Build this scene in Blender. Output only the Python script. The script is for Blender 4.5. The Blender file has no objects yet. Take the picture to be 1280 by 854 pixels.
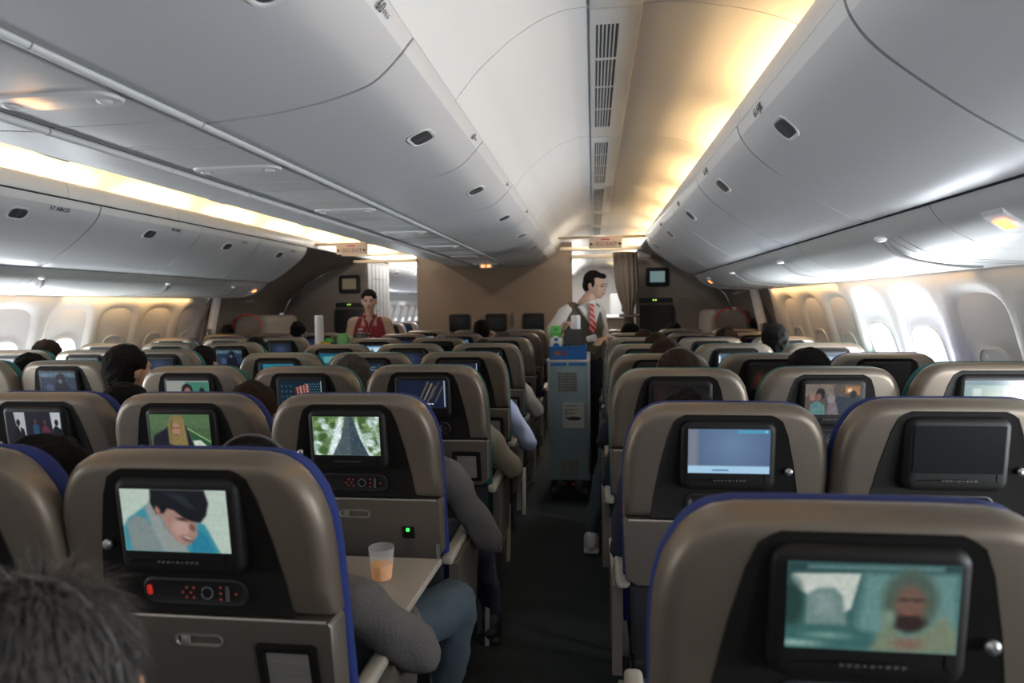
import bpy, bmesh, math, random
import numpy as np
from mathutils import Vector, Matrix, noise
random.seed(7)
C = bpy.context.scene.collection
EYE = 1.40
XC = -1.24          # cabin centre line
# ---------------------------------------------------------------- materials
MATS = {}
def mat(name, col, rough=.5, metal=0., emit=None, es=0., bump=0., bscale=60., var=0., alpha=None, trans=0., spec=.5, coat=0., vscale=(6,6,6)):
    if name in MATS: return MATS[name]
    m = bpy.data.materials.new(name); m.use_nodes = True
    nt = m.node_tree; b = nt.nodes['Principled BSDF']
    b.inputs['Base Color'].default_value = (*col, 1)
    b.inputs['Roughness'].default_value = rough
    b.inputs['Metallic'].default_value = metal
    b.inputs['Specular IOR Level'].default_value = spec
    if coat: b.inputs['Coat Weight'].default_value = coat
    if trans: b.inputs['Transmission Weight'].default_value = trans
    if emit:
        b.inputs['Emission Color'].default_value = (*emit, 1)
        b.inputs['Emission Strength'].default_value = es
    tc = nt.nodes.new('ShaderNodeTexCoord')
    if var:
        mp = nt.nodes.new('ShaderNodeMapping'); mp.inputs['Scale'].default_value = vscale
        n = nt.nodes.new('ShaderNodeTexNoise'); n.inputs['Scale'].default_value = 3; n.inputs['Detail'].default_value = 5
        mx = nt.nodes.new('ShaderNodeMix'); mx.data_type = 'RGBA'
        mx.inputs[6].default_value = (*[c*(1-var) for c in col], 1); mx.inputs[7].default_value = (*[min(1, c*(1+var)) for c in col], 1)
        nt.links.new(tc.outputs['Object'], mp.inputs[0]); nt.links.new(mp.outputs[0], n.inputs[0])
        nt.links.new(n.outputs[0], mx.inputs[0]); nt.links.new(mx.outputs[2], b.inputs['Base Color'])
    if bump:
        n2 = nt.nodes.new('ShaderNodeTexNoise'); n2.inputs['Scale'].default_value = bscale; n2.inputs['Detail'].default_value = 3
        bp = nt.nodes.new('ShaderNodeBump'); bp.inputs['Strength'].default_value = bump; bp.inputs['Distance'].default_value = .002
        nt.links.new(tc.outputs['Object'], n2.inputs[0]); nt.links.new(n2.outputs[0], bp.inputs['Height']); nt.links.new(bp.outputs[0], b.inputs['Normal'])
    MATS[name] = m
    return m
M = dict(
 bin=mat('bin plastic', (.60,.60,.605), .38, bump=.05, bscale=200),
 ceil=mat('ceiling plastic', (.74,.74,.73), .5),
 strip=mat('bin strip plastic', (.70,.70,.68), .4),
 psu=mat('service panel plastic', (.58,.58,.56), .45),
 wall=mat('sidewall plastic', (.66,.63,.60), .5, bump=.04, bscale=150),
 shade=mat('window shade', (.60,.58,.575), .6),
 gap=mat('dark seam', (.02,.022,.025), .7),
 navy=mat('navy seal', (.012,.016,.04), .6),
 latch=mat('latch grey', (.06,.065,.07), .35),
 vent=mat('vent slot', (.05,.05,.05), .6),
 shell=mat('seat shell bronze plastic', (.200,.163,.124), .42, metal=.5, bump=.04, bscale=500, spec=.55),
 lower=mat('seat lower plastic', (.17,.145,.12), .42, metal=.4, bump=.04, bscale=500),
 edge=mat('seat edge trim', (.42,.39,.35), .32, metal=.6),
 panel=mat('seat insert black', (.010,.0085,.007), .62, bump=.06, bscale=400, spec=.25),
 bezel=mat('monitor bezel', (.010,.009,.008), .5, spec=.3),
 off=mat('blank screen glass', (.008,.009,.010), .18, coat=.3),
 keys=mat('handset key', (.10,.03,.03), .4, emit=(1,.12,.06), es=.10),
 keyg=mat('handset key grey', (.13,.12,.12), .4),
 ledr=mat('red lamp', (.3,.01,.01), .4, emit=(1,.05,.03), es=.30),
 ledg=mat('green lamp', (.0,.3,.02), .4, emit=(.05,1,.1), es=2.0),
 metal=mat('satin metal', (.5,.5,.49), .28, metal=.9),
 blue=mat('blue seat fabric', (.010,.028,.17), .85, bump=.4, bscale=700),
 teal=mat('teal seat fabric', (.015,.13,.12), .85, bump=.4, bscale=700),
 black=mat('black plastic', (.012,.012,.013), .55),
 dark=mat('dark fabric', (.018,.018,.022), .9),
 beige=mat('beige plastic trim', (.40,.37,.31), .45),
 card=mat('printed card', (.22,.21,.20), .6, var=.35, vscale=(3,3,90)),
 bulk=mat('bulkhead fabric', (.235,.175,.130), .8, var=.05, bump=.25, bscale=90, vscale=(3,3,3)),
 mon=mat('monument laminate', (.20,.165,.135), .6, var=.04),
 curt=mat('curtain cloth', (.115,.09,.072), .9, bump=.2, bscale=300),
 cream=mat('cream beam', (.62,.50,.34), .5),
 sign=mat('sign plate', (.55,.43,.33), .5, emit=(1,.72,.5), es=.10),
 signred=mat('sign red letters', (.16,.015,.015), .5),
 orange=mat('lit orange sign', (.3,.08,.02), .4, emit=(1,.28,.08), es=3.2),
 carpet=mat('dark green carpet', (.012,.016,.015), .95, bump=.8, bscale=900, var=.35, vscale=(40,40,40)),
 lamp=mat('warm cove tube', (.8,.7,.5), .5, emit=(1,.72,.38), es=4.),
 daylit=mat('bright window pane', (.8,.85,.9), .4, emit=(.86,.93,1), es=1.6),
 dayhalf=mat('half lit window pane', (.7,.72,.75), .5, emit=(.9,.93,1), es=.75),
 backlit=mat('reveal painted daylight', (.6,.6,.6), .6, emit=(.90,.95,1), es=.42),  # even glow painted in for daylight washing the reveal back
 backdim=mat('reveal painted faint daylight', (.6,.59,.58), .6, emit=(.95,.95,1), es=.16),  # weaker painted glow for the dimmer reveals
 cart=mat('cart steel blue panel', (.20,.27,.30), .42, metal=.25, var=.08),
 alu=mat('cart aluminium', (.42,.43,.43), .35, metal=.7),
 crate=mat('blue plastic crate', (.01,.13,.42), .4),
 green=mat('green carton', (.10,.45,.09), .45),
 white=mat('white plastic', (.72,.72,.72), .4),
 cup=mat('clear plastic cup', (.85,.85,.86), .15, trans=.75),
 juice=mat('orange juice', (.9,.36,.01), .3, emit=(1,.4,.0), es=.04),
 redp=mat('red print', (.55,.03,.04), .5),
 tray=mat('tray table plastic', (.36,.32,.27), .45),
 hairb=mat('black hair', (.010,.008,.007), .85, bump=.9, bscale=130, spec=.12),
 hairbr=mat('dark brown hair', (.028,.016,.010), .85, bump=.9, bscale=130, spec=.12),
 hairg=mat('grey hair', (.06,.052,.045), .85, bump=.9, bscale=130, spec=.12),
 skin=mat('skin', (.50,.27,.17), .55),
 skinf=mat('fair skin', (.55,.36,.27), .55),
 lips=mat('lips', (.38,.08,.07), .45),
 eye=mat('eye dark', (.015,.01,.01), .3),
 shirtw=mat('white shirt', (.62,.60,.58), .8, bump=.5, bscale=25),
 vest=mat('olive grey waistcoat', (.105,.095,.07), .85, bump=.2, bscale=400),
 tie=mat('red tie', (.42,.02,.03), .6),
 redv=mat('crimson vest', (.24,.012,.025), .7),
 blouse=mat('patterned blouse', (.50,.36,.28), .8, var=.5, vscale=(18,18,18)),
 greyknit=mat('grey knit sweater', (.11,.10,.095), .95, bump=.9, bscale=120),
 jeans=mat('blue jeans', (.045,.065,.08), .9, bump=.4, bscale=300),
 beigec=mat('beige cotton', (.30,.27,.21), .9, bump=.4, bscale=60),
 paleb=mat('pale blue cotton', (.40,.44,.62), .85, bump=.3, bscale=40),
 navyc=mat('navy cotton', (.02,.022,.04), .9),
 pinkc=mat('pink cotton', (.45,.10,.11), .9),
)
# ---------------------------------------------------------------- helpers
def new(): return bmesh.new()
def finish(name, bm, m, parent=None, smooth=35, loc=None):
    me = bpy.data.meshes.new(name)
    bmesh.ops.recalc_face_normals(bm, faces=bm.faces)
    bm.to_mesh(me); bm.free()
    return link(name, me, m, parent, smooth, loc)
def link(name, me, m, parent=None, smooth=35, loc=None):
    for mm in (m if isinstance(m, (list, tuple)) else [m]): me.materials.append(mm)
    if smooth:
        for p in me.polygons: p.use_smooth = True
        me.set_sharp_from_angle(angle=math.radians(smooth))
    o = bpy.data.objects.new(name, me); C.objects.link(o)
    if parent: o.parent = parent
    if loc: o.location = loc
    return o
def tag(o, label, cat, group=None, kind=None):
    o['label'] = label
    if cat: o['category'] = cat
    if group: o['group'] = group
    if kind: o['kind'] = kind
    return o
def thing(name, label, cat, loc=(0,0,0), group=None, rz=0):
    o = bpy.data.objects.new(name, None); C.objects.link(o); o.location = loc; o.rotation_euler = (0,0,rz)
    o.empty_display_size = .1
    return tag(o, label, cat, group)
def struct(o): o['kind'] = 'structure'; return o
def copy_tree(o, parent=None):
    c = o.copy(); C.objects.link(c); c.parent = parent
    for ch in o.children: copy_tree(ch, c)
    return c
def box(bm, x0,x1,y0,y1,z0,z1, bev=0, seg=2, mi=0):
    r = bmesh.ops.create_cube(bm, size=1)
    for v in r['verts']:
        v.co = Vector((x0+(v.co.x+.5)*(x1-x0), y0+(v.co.y+.5)*(y1-y0), z0+(v.co.z+.5)*(z1-z0)))
    fs = set(f for v in r['verts'] for f in v.link_faces)
    for f in fs: f.material_index = mi
    if bev:
        es = list(set(e for v in r['verts'] for e in v.link_edges))
        bmesh.ops.bevel(bm, geom=es, offset=bev, segments=seg, affect='EDGES', profile=.5)
def loft(bm, rings, cap0=True, cap1=True, closed=True, mi=0):
    vs = [[bm.verts.new(p) for p in r] for r in rings]
    n = len(vs[0])
    for a, b in zip(vs, vs[1:]):
        for i in range(n if closed else n-1):
            j = (i+1) % n
            try: bm.faces.new((a[i], a[j], b[j], b[i])).material_index = mi
            except ValueError: pass
    if cap0: bm.faces.new(vs[0]).material_index = mi
    if cap1: bm.faces.new(list(reversed(vs[-1]))).material_index = mi
    return vs
def extrude_xz(bm, pts, y0, y1, mi=0):
    loft(bm, [[(x, y0, z) for x, z in pts], [(x, y1, z) for x, z in pts]], mi=mi)
def offs(pts, d):
    """offset closed 2d outline inward by d (ccw or cw handled by area sign)"""
    n = len(pts); A = sum(pts[i][0]*pts[(i+1)%n][1]-pts[(i+1)%n][0]*pts[i][1] for i in range(n))
    s = 1 if A > 0 else -1
    out = []
    for i in range(n):
        p0 = Vector(pts[i-1]); p = Vector(pts[i]); p1 = Vector(pts[(i+1)%n])
        a = (p-p0); b = (p1-p)
        if a.length < 1e-9: a = b
        if b.length < 1e-9: b = a
        t = (a.normalized()+b.normalized())
        if t.length < 1e-6: t = a
        t.normalize()
        nrm = Vector((-t.y, t.x))*s
        out.append((p.x+nrm.x*d, p.y+nrm.y*d))
    return out
def rrect(cx, cz, w, h, r, n=5):
    P = []
    for sx, sz, a0 in ((1,1,0),(-1,1,90),(-1,-1,180),(1,-1,270)):
        for k in range(n+1):
            a = math.radians(a0+90*k/n)
            P.append((cx+sx*(w/2-r)+r*math.cos(a), cz+sz*(h/2-r)+r*math.sin(a)))
    return P
def pillow(bm, outline, steps, shear=None, cap0=True, cap1=True, mi=0):
    """steps: (inset, y) from the camera side to the far side; outline in x,z"""
    rings = []
    for ins, y in steps:
        o = offs(outline, ins) if abs(ins) > 1e-9 else outline
        rings.append([(x, y + (shear(z) if shear else 0), z) for x, z in o])
    loft(bm, rings, cap0, cap1, mi=mi)
def strip_profile(pts, t):
    """thick band along an open profile"""
    n = len(pts); inner = []
    for i in range(n):
        a = Vector(pts[max(i-1,0)]); b = Vector(pts[min(i+1,n-1)]); d = (b-a).normalized()
        inner.append((pts[i][0]-d.y*t, pts[i][1]+d.x*t))
    return list(pts)+inner[::-1]
def tube(bm, pts, rad, seg=10, cap=True, mi=0):
    rings = []; up = Vector((0,0,1))
    for i, p in enumerate(pts):
        a = Vector(pts[max(i-1,0)]); b = Vector(pts[min(i+1,len(pts)-1)]); d = (b-a).normalized()
        u = d.cross(up)
        if u.length < 1e-3: u = d.cross(Vector((1,0,0)))
        u.normalize(); v = d.cross(u).normalized()
        r = rad[i] if isinstance(rad, (list, tuple)) else rad
        rings.append([Vector(p)+u*math.cos(2*math.pi*k/seg)*r+v*math.sin(2*math.pi*k/seg)*r for k in range(seg)])
    loft(bm, rings, cap, cap, mi=mi)
def lathe(bm, prof, cx=0, cy=0, seg=20, mi=0):
    rings = [[(cx+r*math.cos(2*math.pi*k/seg), cy+r*math.sin(2*math.pi*k/seg), z) for k in range(seg)] for r, z in prof]
    loft(bm, rings, True, True, mi=mi)
def ell(bm, c, r, rot=None, sub=3, mi=0):
    res = bmesh.ops.create_icosphere(bm, subdivisions=sub, radius=1)
    R = Matrix.Rotation(rot[0], 4, rot[1]) if rot else Matrix()
    for v in res['verts']:
        v.co = Vector(c) + R @ Vector((v.co.x*r[0], v.co.y*r[1], v.co.z*r[2]))
    for f in set(f for v in res['verts'] for f in v.link_faces): f.material_index = mi
def caps(bm, p, q, r1, r2, n=5):
    p = Vector(p); q = Vector(q)
    ell(bm, p, (r1,)*3, sub=2); ell(bm, q, (r2,)*3, sub=2)
    tube(bm, [p+(q-p)*k/n for k in range(n+1)], [r1+(r2-r1)*k/n for k in range(n+1)], 14)
def fuse(bm, voxel=.012, smooth=4, disp=None):
    """one continuous skin from overlapping volumes"""
    me = bpy.data.meshes.new('tmp'); bmesh.ops.recalc_face_normals(bm, faces=bm.faces); bm.to_mesh(me); bm.free()
    o = bpy.data.objects.new('tmp', me); C.objects.link(o)
    m = o.modifiers.new('r', 'REMESH'); m.mode = 'VOXEL'; m.voxel_size = voxel
    s = o.modifiers.new('s', 'SMOOTH'); s.iterations = smooth; s.factor = .5
    dg = bpy.context.evaluated_depsgraph_get(); dg.update()
    out = bpy.data.meshes.new_from_object(o.evaluated_get(dg))
    bpy.data.objects.remove(o); 
    if disp:
        for v in out.vertices: v.co = disp(v.co.copy())
    return out
def text(body, size, m, parent, loc, rot, ext=.0008, name='lettering', align='CENTER'):
    cu = bpy.data.curves.new(name, 'FONT'); cu.body = body; cu.size = size; cu.extrude = ext
    cu.align_x = align; cu.align_y = 'CENTER'; cu.resolution_u = 2
    o = bpy.data.objects.new(name, cu); C.objects.link(o); o.data.materials.append(m)
    dg = bpy.context.evaluated_depsgraph_get(); dg.update()
    me = bpy.data.meshes.new_from_object(o.evaluated_get(dg)); bpy.data.objects.remove(o)
    o = bpy.data.objects.new(name, me); C.objects.link(o)
    if not me.materials: me.materials.append(m)
    o.parent = parent; o.location = loc; o.rotation_euler = rot
    return o
H = lambda h: EYE + h
ORD = ['first','second','third','fourth','fifth','sixth','seventh','eighth','ninth','tenth']
# ---------------------------------------------------------------- camera
def make_camera():
    f, psi, th, ro = 818.16, .1239, .0541, -.0141
    cam = bpy.data.cameras.new('camera'); o = bpy.data.objects.new('camera', cam); C.objects.link(o)
    cam.sensor_width = 36; cam.lens = f/1280*36; cam.clip_start = .02
    f0 = Vector((-math.sin(psi), math.cos(psi), 0)); r0 = Vector((math.cos(psi), math.sin(psi), 0)); z = Vector((0,0,1))
    up = z*math.cos(th)+f0*math.sin(th); fw = f0*math.cos(th)-z*math.sin(th)
    c, s = math.cos(ro), math.sin(ro)
    R = r0*c+up*s; U = up*c-r0*s
    mx = Matrix((R, U, -fw)).transposed().to_4x4(); mx.translation = Vector((0,0,EYE))
    o.matrix_world = mx
    cam.dof.use_dof = True; cam.dof.focus_distance = 2.3; cam.dof.aperture_fstop = 3.2
    bpy.context.scene.camera = o
make_camera()
# ---------------------------------------------------------------- cabin shell
Y0, YB, YEND, YBIN = -1.2, 8.15, 17.0, 6.66
def mir(x): return 2*XC - x
CB = [(-.440,.671),(-.455,.655),(-.476,.630),(-.529,.580),(-.582,.553),(-.689,.524),(-.819,.503),(-.907,.495),(-1.000,.488)]
OB = [(.530,.650),(.543,.608),(.578,.556),(.639,.499),(.725,.433),(.793,.385),(.877,.333),(.930,.306),(.985,.288)]
PS = [(1.000,.284),(1.035,.235),(1.09,.195),(1.17,.160),(1.30,.140),(1.46,.130),(1.585,.128)]
DOME_L = [(0,.965),(-.06,.962),(-.10,.955),(-.174,.928),(-.262,.875),(-.318,.83),(-.375,.78),(-.42,.728),(-.452,.690)]
DOME_R = [(.16,.965),(.24,.962),(.34,.952),(.46,.93),(.57,.898),(.66,.855),(.73,.80),(.765,.73),(.75,.66)]
def smoothp(P, n=3):
    out = []
    for i in range(len(P)-1):
        p0 = Vector(P[max(i-1,0)]); p1 = Vector(P[i]); p2 = Vector(P[i+1]); p3 = Vector(P[min(i+2,len(P)-1)])
        for k in range(n):
            t = k/n
            q = .5*((2*p1)+(-p0+p2)*t+(2*p0-5*p1+4*p2-p3)*t*t+(-p0+3*p1-3*p2+p3)*t**3)
            out.append((q.x, q.y))
    out.append(tuple(P[-1])); return out
CBs, OBs, PSs, DLs, DRs = map(smoothp, (CB, OB, PS, DOME_L, DOME_R))
def zz(P, m=False): return [((mir(x) if m else x), H(h)) for x, h in P]
# floor
bm = new(); box(bm, mir(1.95), 1.95, Y0, YEND, -.05, 0)
struct(finish('floor', bm, M['carpet'], smooth=0))
# dome ceiling, in panels: right aisle and left aisle
seamsC = [-1.2, .57, 2.19, 3.83, 5.4, 6.9, 8.13, 9.6, 11.2, 12.8, 14.4, 17.0]
for side in (False, True):
    bm = new()
    for a, b in zip(seamsC, seamsC[1:]):
        for P in (DLs, DRs):
            Q = zz(P, side); t = .012*(1 if P is DLs else -1)*(-1 if side else 1)
            extrude_xz(bm, strip_profile(Q, -t), a+.003, b-.003)
    n = 'ceiling' if not side else 'ceiling_left'
    o = struct(finish(n, bm, M['ceil'], smooth=40)); 
# centre ceiling deck between the domes and outer roof skin (closes the gaps, never seen)
bm = new(); box(bm, mir(1.9), 1.9, Y0, YEND, H(1.02), H(1.06))
struct(finish('ceiling_deck', bm, M['ceil'], smooth=0))
# centre vent strip
for side in (False, True):
    bm = new()
    def X(x): return mir(x) if side else x
    def bx(a, b, y0, y1, z0, z1, **k):
        box(bm, min(X(a),X(b)), max(X(a),X(b)), y0, y1, z0, z1, **k)
    for a, b in zip(seamsC, seamsC[1:]):
        bx(-.005, .165, a+.004, b-.004, H(.955), H(.972), bev=.004)
        # slots
        L = (b-a); yy = a+.12
        while yy < b-.3 and a > -1 and a < 9:
            sl = .30
            for k in range(6):
                x = .018+k*.0135
                bx(x, x+(.0062 if k < 5 else .009), yy, min(yy+sl, b-.05), H(.9535), H(.956), mi=1)
            yy += sl+.03
    o = struct(finish('trim_1' if not side else 'trim_2', bm, [M['strip'], M['vent']], smooth=30))
# cove lip rails
LIP = [(.540,.664),(.538,.69),(.548,.735),(.560,.757),(.580,.762),(.600,.745),(.610,.70),(.605,.664)]
for side in (False, True):
    bm = new(); seg = [-1.2, .45, 1.5, 2.53, 3.5, 4.52, 5.6, 6.66, 8.3, 10.5, 12.5, 14.5, 17.0]
    for a, b in zip(seg, seg[1:]): extrude_xz(bm, zz(smoothp(LIP+LIP[:1], 2)[:-1], side), a+.002, b-.002)
    struct(finish('trim_3' if not side else 'trim_4', bm, M['strip'], smooth=50))
    # cove shelf closing the top of the outer bins
    bm = new(); extrude_xz(bm, zz([(.600,.70),(.79,.70),(.79,.66),(.600,.66)], side), Y0, YEND)
    struct(finish('trim_5' if not side else 'trim_6', bm, M['ceil'], smooth=0))
    # outer upper skin behind the bins
    bm = new(); extrude_xz(bm, strip_profile(zz([(.77,.70),(1.2,.66),(1.64,.45),(1.72,.14)], side), .02), Y0, YEND)
    struct(finish('trim_7' if not side else 'trim_8', bm, M['ceil'], smooth=0))
# ---------------------------------------------------------------- overhead bins
def latch(parent, prof, i, yc, side, big=1.0):
    """recessed paddle latch on the door: index i on the smoothed profile"""
    p = Vector(prof[i]); d = (Vector(prof[i+1])-Vector(prof[i-1])).normalized()
    nrm = Vector((d.y, -d.x))
    if side: pass
    m3 = Matrix(((0, d.x, nrm.x), (1, 0, 0), (0, d.y, nrm.y)))
    def place(o):
        o.parent = parent
        mx = m3.to_4x4(); mx.translation = Vector((p.x, yc, p.y)); o.matrix_local = mx
    return p, m3, place
def make_latch(parent, prof, i, yc, flip):
    p = Vector(prof[i]); d = (Vector(prof[i+1])-Vector(prof[i-1])).normalized()
    nrm = Vector((-d.y, d.x)) if flip else Vector((d.y, -d.x))
    def mp(u, v, w):   # u along Y, v along profile, w outward
        return (p.x+d.x*v+nrm.x*w, yc+u, p.y+d.y*v+nrm.y*w)
    bm = new(); o1 = rrect(0, 0, .125, .088, .036)
    loft(bm, [[mp(x, z, -.002) for x, z in o1], [mp(x, z, .003) for x, z in offs(o1, .001)], [mp(x, z, .003) for x, z in offs(o1, .008)], [mp(x, z, .0005) for x, z in offs(o1, .011)]])
    h = finish('door_handle', bm, M['strip'], parent)
    bm = new(); o2 = rrect(0, 0, .100, .064, .025)
    loft(bm, [[mp(x, z, .0) for x, z in o2], [mp(x, z, .0022) for x, z in o2]])
    box_pts = [mp(x, z, w) for w in (.002, .0045) for x, z in ((-.004,-.024),(.004,-.024),(.004,.024),(-.004,.024))]
    vs = [bm.verts.new(q) for q in box_pts]
    for f in ((0,1,2,3),(7,6,5,4),(0,4,5,1),(1,5,6,2),(2,6,7,3),(3,7,4,0)): bm.faces.new([vs[k] for k in f]).material_index = 1
    finish('latch_paddle', bm, [M['latch'], M['keyg']], h)
def on_prof(prof, i):
    p = Vector(prof[i]); d = (Vector(prof[i+1])-Vector(prof[i-1])).normalized(); return p, d
def outer_bin(y0, y1, side, label, num, detail=True):
    t = thing('overhead_bin', label, 'overhead bin', (0, y0, 0), 'outer overhead bins on the left' if side else 'outer overhead bins on the right')
    P = zz(OBs, side); s = 1 if not side else -1
    L = y1-y0
    bm = new(); inn = strip_profile(P, (.02)*s)[len(P):][::-1]
    body = [(X_, Z_) for X_, Z_ in inn]+zz([(1.02,.30),(1.50,.30),(1.50,.55),(.62,.655)], side)
    extrude_xz(bm, body, .003, L-.003); finish('bin_body', bm, M['gap'], t)
    # header strip with row placard, then the door
    k = 3
    bm = new(); extrude_xz(bm, strip_profile(P[:k+1], .016*s), .006, L-.006); finish('header_strip', bm, M['strip'], t)
    bm = new(); extrude_xz(bm, strip_profile(P[k:], .018*s), .006, L-.006)
    dr = finish('bin_door', bm, M['bin'], t, smooth=50)
    if detail:
        make_latch(dr, P, 7, L*(.5 if side else .63), side)
        p, d = on_prof(P, 2 if not side else 4)
        nrm = Vector((d.y, -d.x)) if not side else Vector((-d.y, d.x))
        if num:
            zax = Vector((nrm.x, 0, nrm.y)); 
            xax = Vector((0, 1 if not side else -1, 0)) if False else Vector((0, -1 if not side else 1, 0))
            yax = zax.cross(xax)
            for body, off in ((num, .12),):
                o = text(body, .036, M['gap'], t, (0,0,0), (0,0,0), .0004)
                mx = Matrix((xax, yax, zax)).transposed().to_4x4()
                mx.translation = Vector((p.x, 0, p.y))+zax*.0035+Vector((0, L*.72, 0)); o.matrix_local = mx
    return t
rs = [-1.2, .47, 1.5, 2.53, 3.5, 4.52, 5.6, 6.66]
nums = ['', '62 HJK', '61 HJK', '60 HJK', '59 HJK', '58 HJK', '57 HJK']
for i, (a, b) in enumerate(zip(rs, rs[1:])):
    outer_bin(a, b, False, 'grey white bin above the right window seats, %s door from the camera' % ORD[i], nums[i])
ls = [-1.2, .55, 1.62, 2.68, 3.74, 4.80, 5.70, 6.66]
nums = ['', '', '', '57 ABCD', '58 ABC', '59 AC', '60 AC']
for i, (a, b) in enumerate(zip(ls, ls[1:])):
    outer_bin(a, b, True, 'grey white bin below the glowing left cove, %s door from the camera' % ORD[i], nums[i])
for i, (a, b) in enumerate(((9.5,10.6),(10.6,11.7),(11.7,12.8),(12.8,13.9),(13.9,15))):
    outer_bin(a, b, True, 'overhead bin in the cabin beyond the left doorway, %s door from the doorway' % ORD[i], '')
    outer_bin(a, b, False, 'overhead bin in the cabin beyond the right doorway, %s door from the doorway' % ORD[i], '')
def centre_bin(y0, y1, label, detail=True):
    t = thing('centre_overhead_bin', label, 'overhead bin', (0, y0, 0), 'centre overhead bins')
    L = y1-y0
    A = zz(CBs); B = zz(CBs, True)
    innA = strip_profile(A, -.02)[len(A):][::-1]; innB = strip_profile(B, .02)[len(B):][::-1]
    bm = new(); extrude_xz(bm, innA+innB[::-1]+[(mir(-.46), H(.70)), (-.46, H(.70))], .003, L-.003); finish('bin_body', bm, M['gap'], t)
    for m_, P, s in ((False, A, -1), (True, B, 1)):
        k = 5
        bm = new(); extrude_xz(bm, strip_profile(P[:k+1], .016*s), .006, L-.006); 
        # upper return of the strip towards the dome
        finish('header_strip', bm, M['strip'], t)
        bm = new(); extrude_xz(bm, strip_profile(P[k:], .018*s), .006, L-.006)
        dr = finish('bin_door', bm, M['bin'], t, smooth=50)
        if detail: make_latch(dr, P, 11, L/2, not m_)
    return t
cs = [-1.2, .57, 1.63, 2.67, 3.66, 4.70, 5.76, 6.88, 8.13]
for i, (a, b) in enumerate(zip(cs, cs[1:])):
    t = centre_bin(a, b, 'curved overhead bin above the centre seats, %s door from the camera' % ORD[i])
    if i in (1, 2, 3, 4):
        p, d = on_prof(zz(CBs), 3); zax = Vector((-d.y, 0, d.x)); zax = Vector((abs(zax.x), 0, -abs(zax.z)))
        xax = Vector((0, 1, 0)); yax = zax.cross(xax)
        for off, body, sz in ((b-a-.10, ['60','60','61','61'][i-1], .036), (b-a-.06, 'D E G', .014)):
            o = text(body, sz, M['gap'], t, (0,0,0), (0,0,0), .0004)
            mx = Matrix((xax, yax, zax)).transposed().to_4x4(); mx.translation = Vector((p.x, off, p.y))+zax*.004 - Vector((0,.12 if i==1 else .05,0)); o.matrix_local = mx
for i, (a, b) in enumerate(((9.6,11),(11,12.4),(12.4,14))):
    centre_bin(a, b, 'centre overhead bin in the cabin beyond the bulkhead, %s from the bulkhead' % ORD[i], True)
# dark gap strips above the bin doors (right/left/centre) and seals below
for side in (False, True):
    bm = new(); extrude_xz(bm, zz([(.545,.666),(.60,.666),(.60,.652),(.545,.652)], side), Y0, YBIN)
    struct(finish('trim_9' if not side else 'trim_10', bm, M['gap'], smooth=0))
    bm = new(); extrude_xz(bm, zz([(.985,.289),(1.01,.285),(1.02,.30),(.99,.305)], side), Y0, YBIN)
    struct(finish('trim_11' if not side else 'trim_12', bm, M['navy'], smooth=0))
    bm = new(); extrude_xz(bm, zz([(-.452,.692),(-.446,.676),(-.50,.67),(-.50,.70)], side), Y0, YB-.01)
    struct(finish('trim_13' if not side else 'trim_14', bm, M['latch'], smooth=0))
# rails at the foot of the centre doors
for side in (False, True):
    bm = new()
    for a, b in zip(cs, cs[1:]):
        q = [a+.004, (a+b)/2-.002, (a+b)/2+.002, b-.004]
        for u, v in ((q[0], q[1]), (q[2], q[3])):
            tube(bm, [((mir(-1.018) if side else -1.018), u, H(.490)), ((mir(-1.018) if side else -1.018), v, H(.490))], .012, 12)
    struct(finish('trim_15' if not side else 'trim_16', bm, M['strip'], smooth=60))
# centre service panels
for i, (a, b) in enumerate(zip(cs, cs[1:])):
    t = thing('service_unit', 'flat grey passenger service panel under the centre bins, %s from the camera' % ORD[i], 'service panel', (XC, a, 0), 'centre service panels')
    L = b-a; w = .205
    bm = new(); box(bm, -w, w, .003, L-.003, H(.497), H(.515), bev=.003); finish('panel', bm, M['psu'], t)
    for yy in (L*.22, L*.25, L*.80):
        bm = new(); box(bm, -w+.01, w-.01, yy, yy+.004, H(.4958), H(.4975)); finish('panel_rib', bm, M['psu'], t)
    bm = new(); yh = L*(.80 if i == 1 else .55); ol = rrect(0, yh, .32, .10, .048)
    loft(bm, [[(x, y, H(.498)) for x, y in ol], [(x, y, H(.490)) for x, y in offs(ol, .004)], [(x, y, H(.488)) for x, y in offs(ol, .012)]])
    hz = finish('reading_light_housing', bm, M['strip'], t)
    for x in (-.12, .12): bm = new(); ell(bm, (x, yh, H(.487)), (.018,.018,.007), sub=2); finish('reading_light_lens', bm, M['white'], hz)
# lit seat belt sign under the last centre panel
t = thing('seat_belt_sign', 'small lit orange seat belt sign under the far end of the centre bins', 'lit sign', (-1.24, 7.6, H(.47)))
bm = new(); pillow(bm, rrect(0, 0, .16, .045, .015), [(.002, -.012), (0, 0), (0, .10)]); finish('housing', bm, M['psu'], t, loc=(0,0,0))
bm = new(); box(bm, -.055, -.012, -.016, -.012, -.013, .013); box(bm, .012, .055, -.016, -.012, -.013, .013); finish('lit_symbol', bm, M['orange'], t)
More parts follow.
